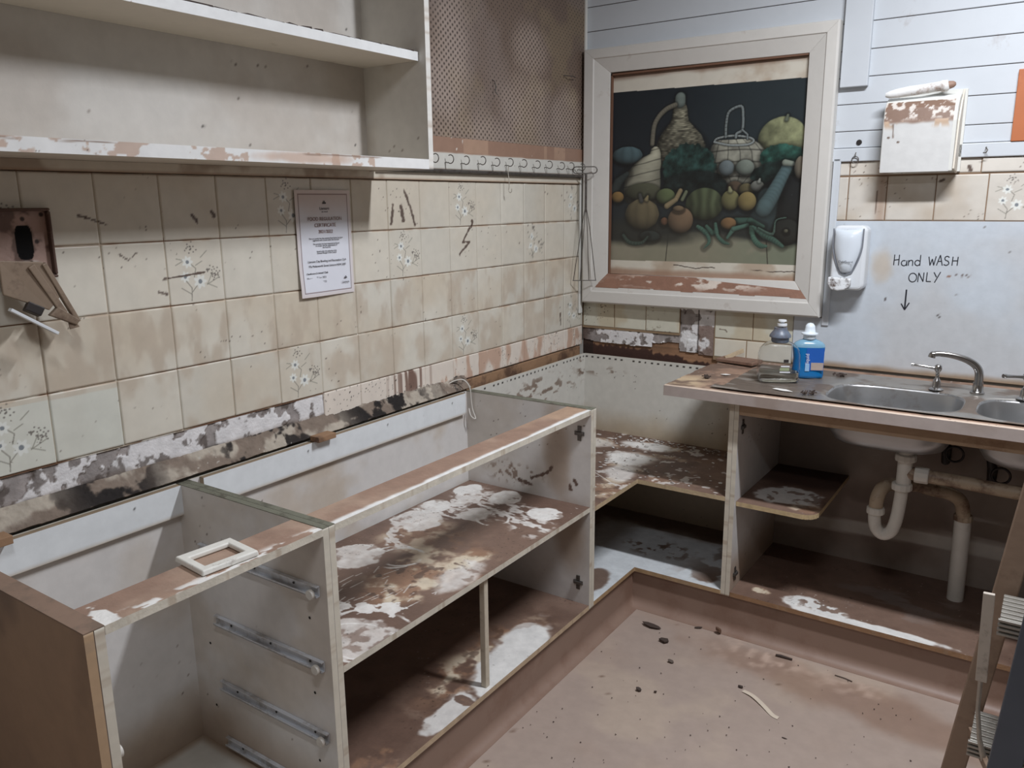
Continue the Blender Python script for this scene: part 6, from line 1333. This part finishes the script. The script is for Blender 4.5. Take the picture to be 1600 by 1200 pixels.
# ================================================================ THINGS ON THE CABINETS
# white square surround lying on the front rail of the drawer cabinet
cx, cy, zt_ = 0.470, -2.218, TOP + 0.0012
mb = MB(); th = math.radians(82); ax = Vector((math.sin(th) * 0.10, 1, 0)).normalized(); ay = Vector((1, -math.sin(th) * 0.10, 0)).normalized()
a_, b_ = 0.058, 0.050; ia, ib = 0.040, 0.028
outer = [(-a_, -b_), (a_, -b_), (a_, b_), (-a_, b_)]; inner = [(-ia, -ib), (ia, -ib), (ia, ib), (-ia, ib)]
def q(p, z): v = Vector((cx, cy, z)) + ax * p[0] + ay * p[1]; return mb.bm.verts.new(v)
ob, ib_, ot, it_ = [q(p, zt_) for p in outer], [q(p, zt_) for p in inner], [q((p[0] * 0.97, p[1] * 0.97), zt_ + 0.011) for p in outer], [q(p, zt_ + 0.010) for p in inner]
for i in range(4):
    j = (i + 1) % 4; mb.bm.faces.new((ot[i], ot[j], it_[j], it_[i])); mb.bm.faces.new((ob[i], ot[i], ot[j], ob[j]) if False else (ob[i], ob[j], ot[j], ot[i])); mb.bm.faces.new((ib_[j], ib_[i], it_[i], it_[j])); mb.bm.faces.new((ob[j], ob[i], ib_[i], ib_[j]))
tag(obj('switch_surround', mb, mat('chalky_white', (224, 222, 214), 0.5, dirt=0.6, dirt_rgb=(110, 88, 74), scale=34, thresh=0.6), None, bevel=0.003, bseg=3), 'empty white plastic switch surround lying on the muddy cabinet rail', 'switch surround')
mb = MB().box(0.034, 0.070, -1.600, -1.535, TOP + 0.0015, TOP + 0.017); tag(obj('wood_block', mb, M_TIMBER, None, bevel=0.0015), 'small raw wood block on the back rail of the long base cabinet', 'wood block')
mb = MB().box(0.034, 0.072, -2.460, -2.395, TOP + 0.0015, TOP + 0.019); tag(obj('wood_block', mb, M_TIMBER, None, bevel=0.0015), 'small raw wood block at the left edge on the drawer cabinet', 'wood block')
mb = MB().tube(smooth_path([(0.004, -0.945, 0.852), (0.02, -0.925, 0.862), (0.040, -0.905, 0.862), (0.056, -0.893, 0.835), (0.058, -0.889, 0.79), (0.062, -0.887, 0.755), (0.075, -0.888, 0.725), (0.064, -0.900, 0.735), (0.052, -0.895, 0.76)], 5), 0.0022, 8)
tag(obj('white_cord', mb, M_PVC, None, smooth=True), 'thin white cord curling down behind the end of the long base cabinet', 'cord')

# ================================================================ FLOOR DEBRIS
F0 = FZ + 0.001
chip('bark_flake', 'large dark curved flake on the floor, biggest of the dark pieces', 'flake', (0.656, -0.640, F0), 0.042, m_chip, 4, 0.0025, 0.42, 8, rotz=-0.05, tilt=0.10)
chip('bark_flake', 'crumpled dark flake on the floor just in front of the largest flake', 'flake', (0.730, -0.708, F0), 0.024, m_chip, 9, 0.006, 0.7, 5, tilt=0.5)
chip('bark_flake', 'small grey-brown flake alone on the floor in front of the crumpled one', 'flake', (0.800, -0.815, F0), 0.013, mat('grey_chip', (92, 80, 72), 0.8), 14, 0.003, 0.6, 6, tilt=0.3)
chip('pebble', 'larger of two small dark crumbs on the open floor', 'crumb', (0.781, -1.015, F0), 0.010, m_chip, 21, 0.006, 0.8, 6, tilt=0.3)
chip('pebble', 'smaller of two small dark crumbs on the open floor', 'crumb', (0.828, -0.996, F0), 0.007, m_chip, 22, 0.004, 0.6, 6, tilt=0.2)
chip('dirt_lump', 'brown lump of dirt against the kick board of the sink cabinet', 'dirt', (0.866, -0.556, F0), 0.014, mat('brown_lump', (104, 78, 62), 0.9), 31, 0.012, 0.8, 6, tilt=0.4)
chip('curled_leaf', 'thin curled dark leaf on the floor near the corner kick board', 'leaf', (0.795, -0.560, F0), 0.015, m_chip, 33, 0.003, 0.35, 7, rotz=0.5, tilt=0.4)
mb = MB().tube([(1.075, -0.588, F0 + 0.0045), (1.09, -0.586, F0 + 0.005), (1.128, -0.585, F0 + 0.0045)], [0.0035, 0.0045, 0.003], 8); tag(obj('twig', mb, m_chip, None, smooth=True), 'short dark stick on the floor in front of the sink cabinet', 'twig')
mb = MB().tube([(1.265, -0.598, F0 + 0.002), (1.295, -0.600, F0 + 0.0026), (1.318, -0.605, F0 + 0.002)], 0.0016, 6); tag(obj('twig', mb, m_chip, None, smooth=True), 'thinnest dark twig on the floor, near the ladder', 'twig')
mb = MB(); pts = smooth_path([(1.050, -0.838, F0 + 0.001), (1.085, -0.852, F0 + 0.004), (1.125, -0.880, F0 + 0.003), (1.160, -0.908, F0 + 0.001), (1.180, -0.914, F0 + 0.001)], 4)
for a, b in zip(pts, pts[1:]): pass
mb.tube(pts, [0.0075] * len(pts), 8, flat=0.18, flat_n=(0, 0, 1)); tag(obj('torn_strip', mb, mat('cream_strip', (206, 192, 174), 0.7), None, smooth=True), 'long cream torn strip lying on the open floor', 'strip')
chip('dirt_lump', 'small dark lump at the end of the cream torn strip', 'dirt', (1.038, -0.826, F0), 0.010, m_chip, 41, 0.005, 0.6, 6, tilt=0.2)
chip('bark_flake', 'tiny dark sliver on the bare floor nearest the camera', 'flake', (1.219, -0.995, F0), 0.010, m_chip, 44, 0.0015, 0.3, 5, tilt=0.1)
rr = random.Random(11); mb = MB()
for i in range(150): flake(mb, rr.uniform(0.57, 1.7), rr.uniform(-1.7, -0.58), F0, rr.uniform(0.0012, 0.0035), rr, 0.0012)
tag(obj('grit', mb, m_chip, None), 'fine dark grit scattered over the vinyl floor', 'grit', kind='stuff')

# ================================================================ STEP LADDER (bottom right)
LD = thing('step_ladder', 'step ladder with a brown rail, a blue-grey rail and ribbed treads at the bottom right', 'ladder', (1.72, -1.1, FZ))
m_lb = mat('muddy_rail', (140, 118, 100), 0.6, dirt=0.6, dirt_rgb=(104, 82, 68), scale=9, bump=0.1); m_lg = mat('blue_grey_rail', (84, 92, 104), 0.45, 0.3, dirt=0.4, dirt_rgb=(150, 144, 136), scale=8, thresh=0.62)
m_al = mat('worn_aluminium', (172, 168, 160), 0.4, 0.6, dirt=0.5, dirt_rgb=(130, 112, 98), scale=20)
mb = MB().bar((1.622, -1.0, FZ), (1.759, -1.0, 1.14), 0.050, 0.024, (0.99, 0.0, -0.12)); obj('rear_rail', mb, m_lb, LD, bevel=0.003, label='brown muddy rail')
mb = MB().bar((1.709, -1.30, FZ), (1.790, -1.30, 1.06), 0.058, 0.028, (0.99, 0, -0.04)); obj('front_rail', mb, m_lg, LD, bevel=0.003, label='blue-grey rail')
mb = MB().bar((2.130, -1.0, FZ), (2.265, -1.0, 1.14), 0.050, 0.024, (0.99, 0.0, -0.12)); obj('rear_rail', mb, m_lb, LD, bevel=0.003)
mb = MB().bar((2.205, -1.30, FZ), (2.29, -1.30, 1.06), 0.058, 0.028, (0.99, 0, -0.04)); obj('front_rail', mb, m_lg, LD, bevel=0.003)
mb = MB().box(1.76, 2.31, -1.33, -0.97, 1.06, 1.085); obj('top_step', mb, m_al, LD, bevel=0.003)
for z, xx in ((0.557, 1.690), (0.248, 1.664)):
    mb = MB(); mb.box(xx, xx + 0.5, -1.16, -1.03, z - 0.022, z + 0.018)
    for k in range(4): zz = z - 0.019 + k * 0.0105; mb.box(xx - 0.003, xx + 0.503, -1.168, -1.160, zz, zz + 0.0055)
    for k in range(6): mb.box(xx, xx + 0.5, -1.155 + k * 0.021, -1.145 + k * 0.021, z + 0.018, z + 0.0215)
    obj('tread', mb, m_al, LD, bevel=0.0008)
mb = MB().bar((1.665, -1.182, 0.636), (1.671, -1.182, 0.428), 0.022, 0.010, (1, 0, 0)); obj('brace_arm', mb, mat('pale_arm', (190, 180, 168), 0.5, dirt=0.6, scale=14), LD, bevel=0.0015)
mb = MB().tube([(1.670, -1.182, 0.432), (1.672, -1.182, 0.36), (1.682, -1.182, 0.29), (1.692, -1.182, 0.255), (1.695, -1.182, 0.235)], [0.005, 0.0045, 0.005, 0.007, 0.004], 10); obj('brace_link', mb, m_al, LD, smooth=True)
mb = MB().bar((1.660, -1.02, 0.20), (1.72, -1.28, 0.26), 0.02, 0.012); obj('brace_foot', mb, m_lb, LD, bevel=0.002)

# ================================================================ CEILING LIGHTS (out of view)
for (p, L, lab_) in ((KEY_POS, 0.62, 'short white ceiling light fitting over the sink corner'), (FILL_POS, 1.25, 'long white ceiling light fitting over the near end of the room')):
    cl = thing('ceiling_light', lab_, 'ceiling light', (p[0], p[1], p[2]))
    obj('housing', MB().box(p[0] - L / 2, p[0] + L / 2, p[1] - 0.07, p[1] + 0.07, p[2] + 0.002, CEIL - 0.0005), M_WHITE, cl, bevel=0.004)

GROUPS = {'wood_block': 'raw wood blocks on the cabinet rails', 'bark_flake': 'dark flakes on the floor', 'pebble': 'small dark crumbs on the floor', 'twig': 'dark twigs on the floor', 'dirt_lump': 'dirt lumps on the floor',
          'dirt_clump': 'dark debris clumps on the worktop', 'peg_hook': 'wire hooks in the pegboard', 'stop_valve': 'tap valves under the sink', 'ceiling_light': 'ceiling light fittings'}
for o in list(SC.objects):
    if o.parent is None and o.name.split('.')[0] in GROUPS: o['group'] = GROUPS[o.name.split('.')[0]]
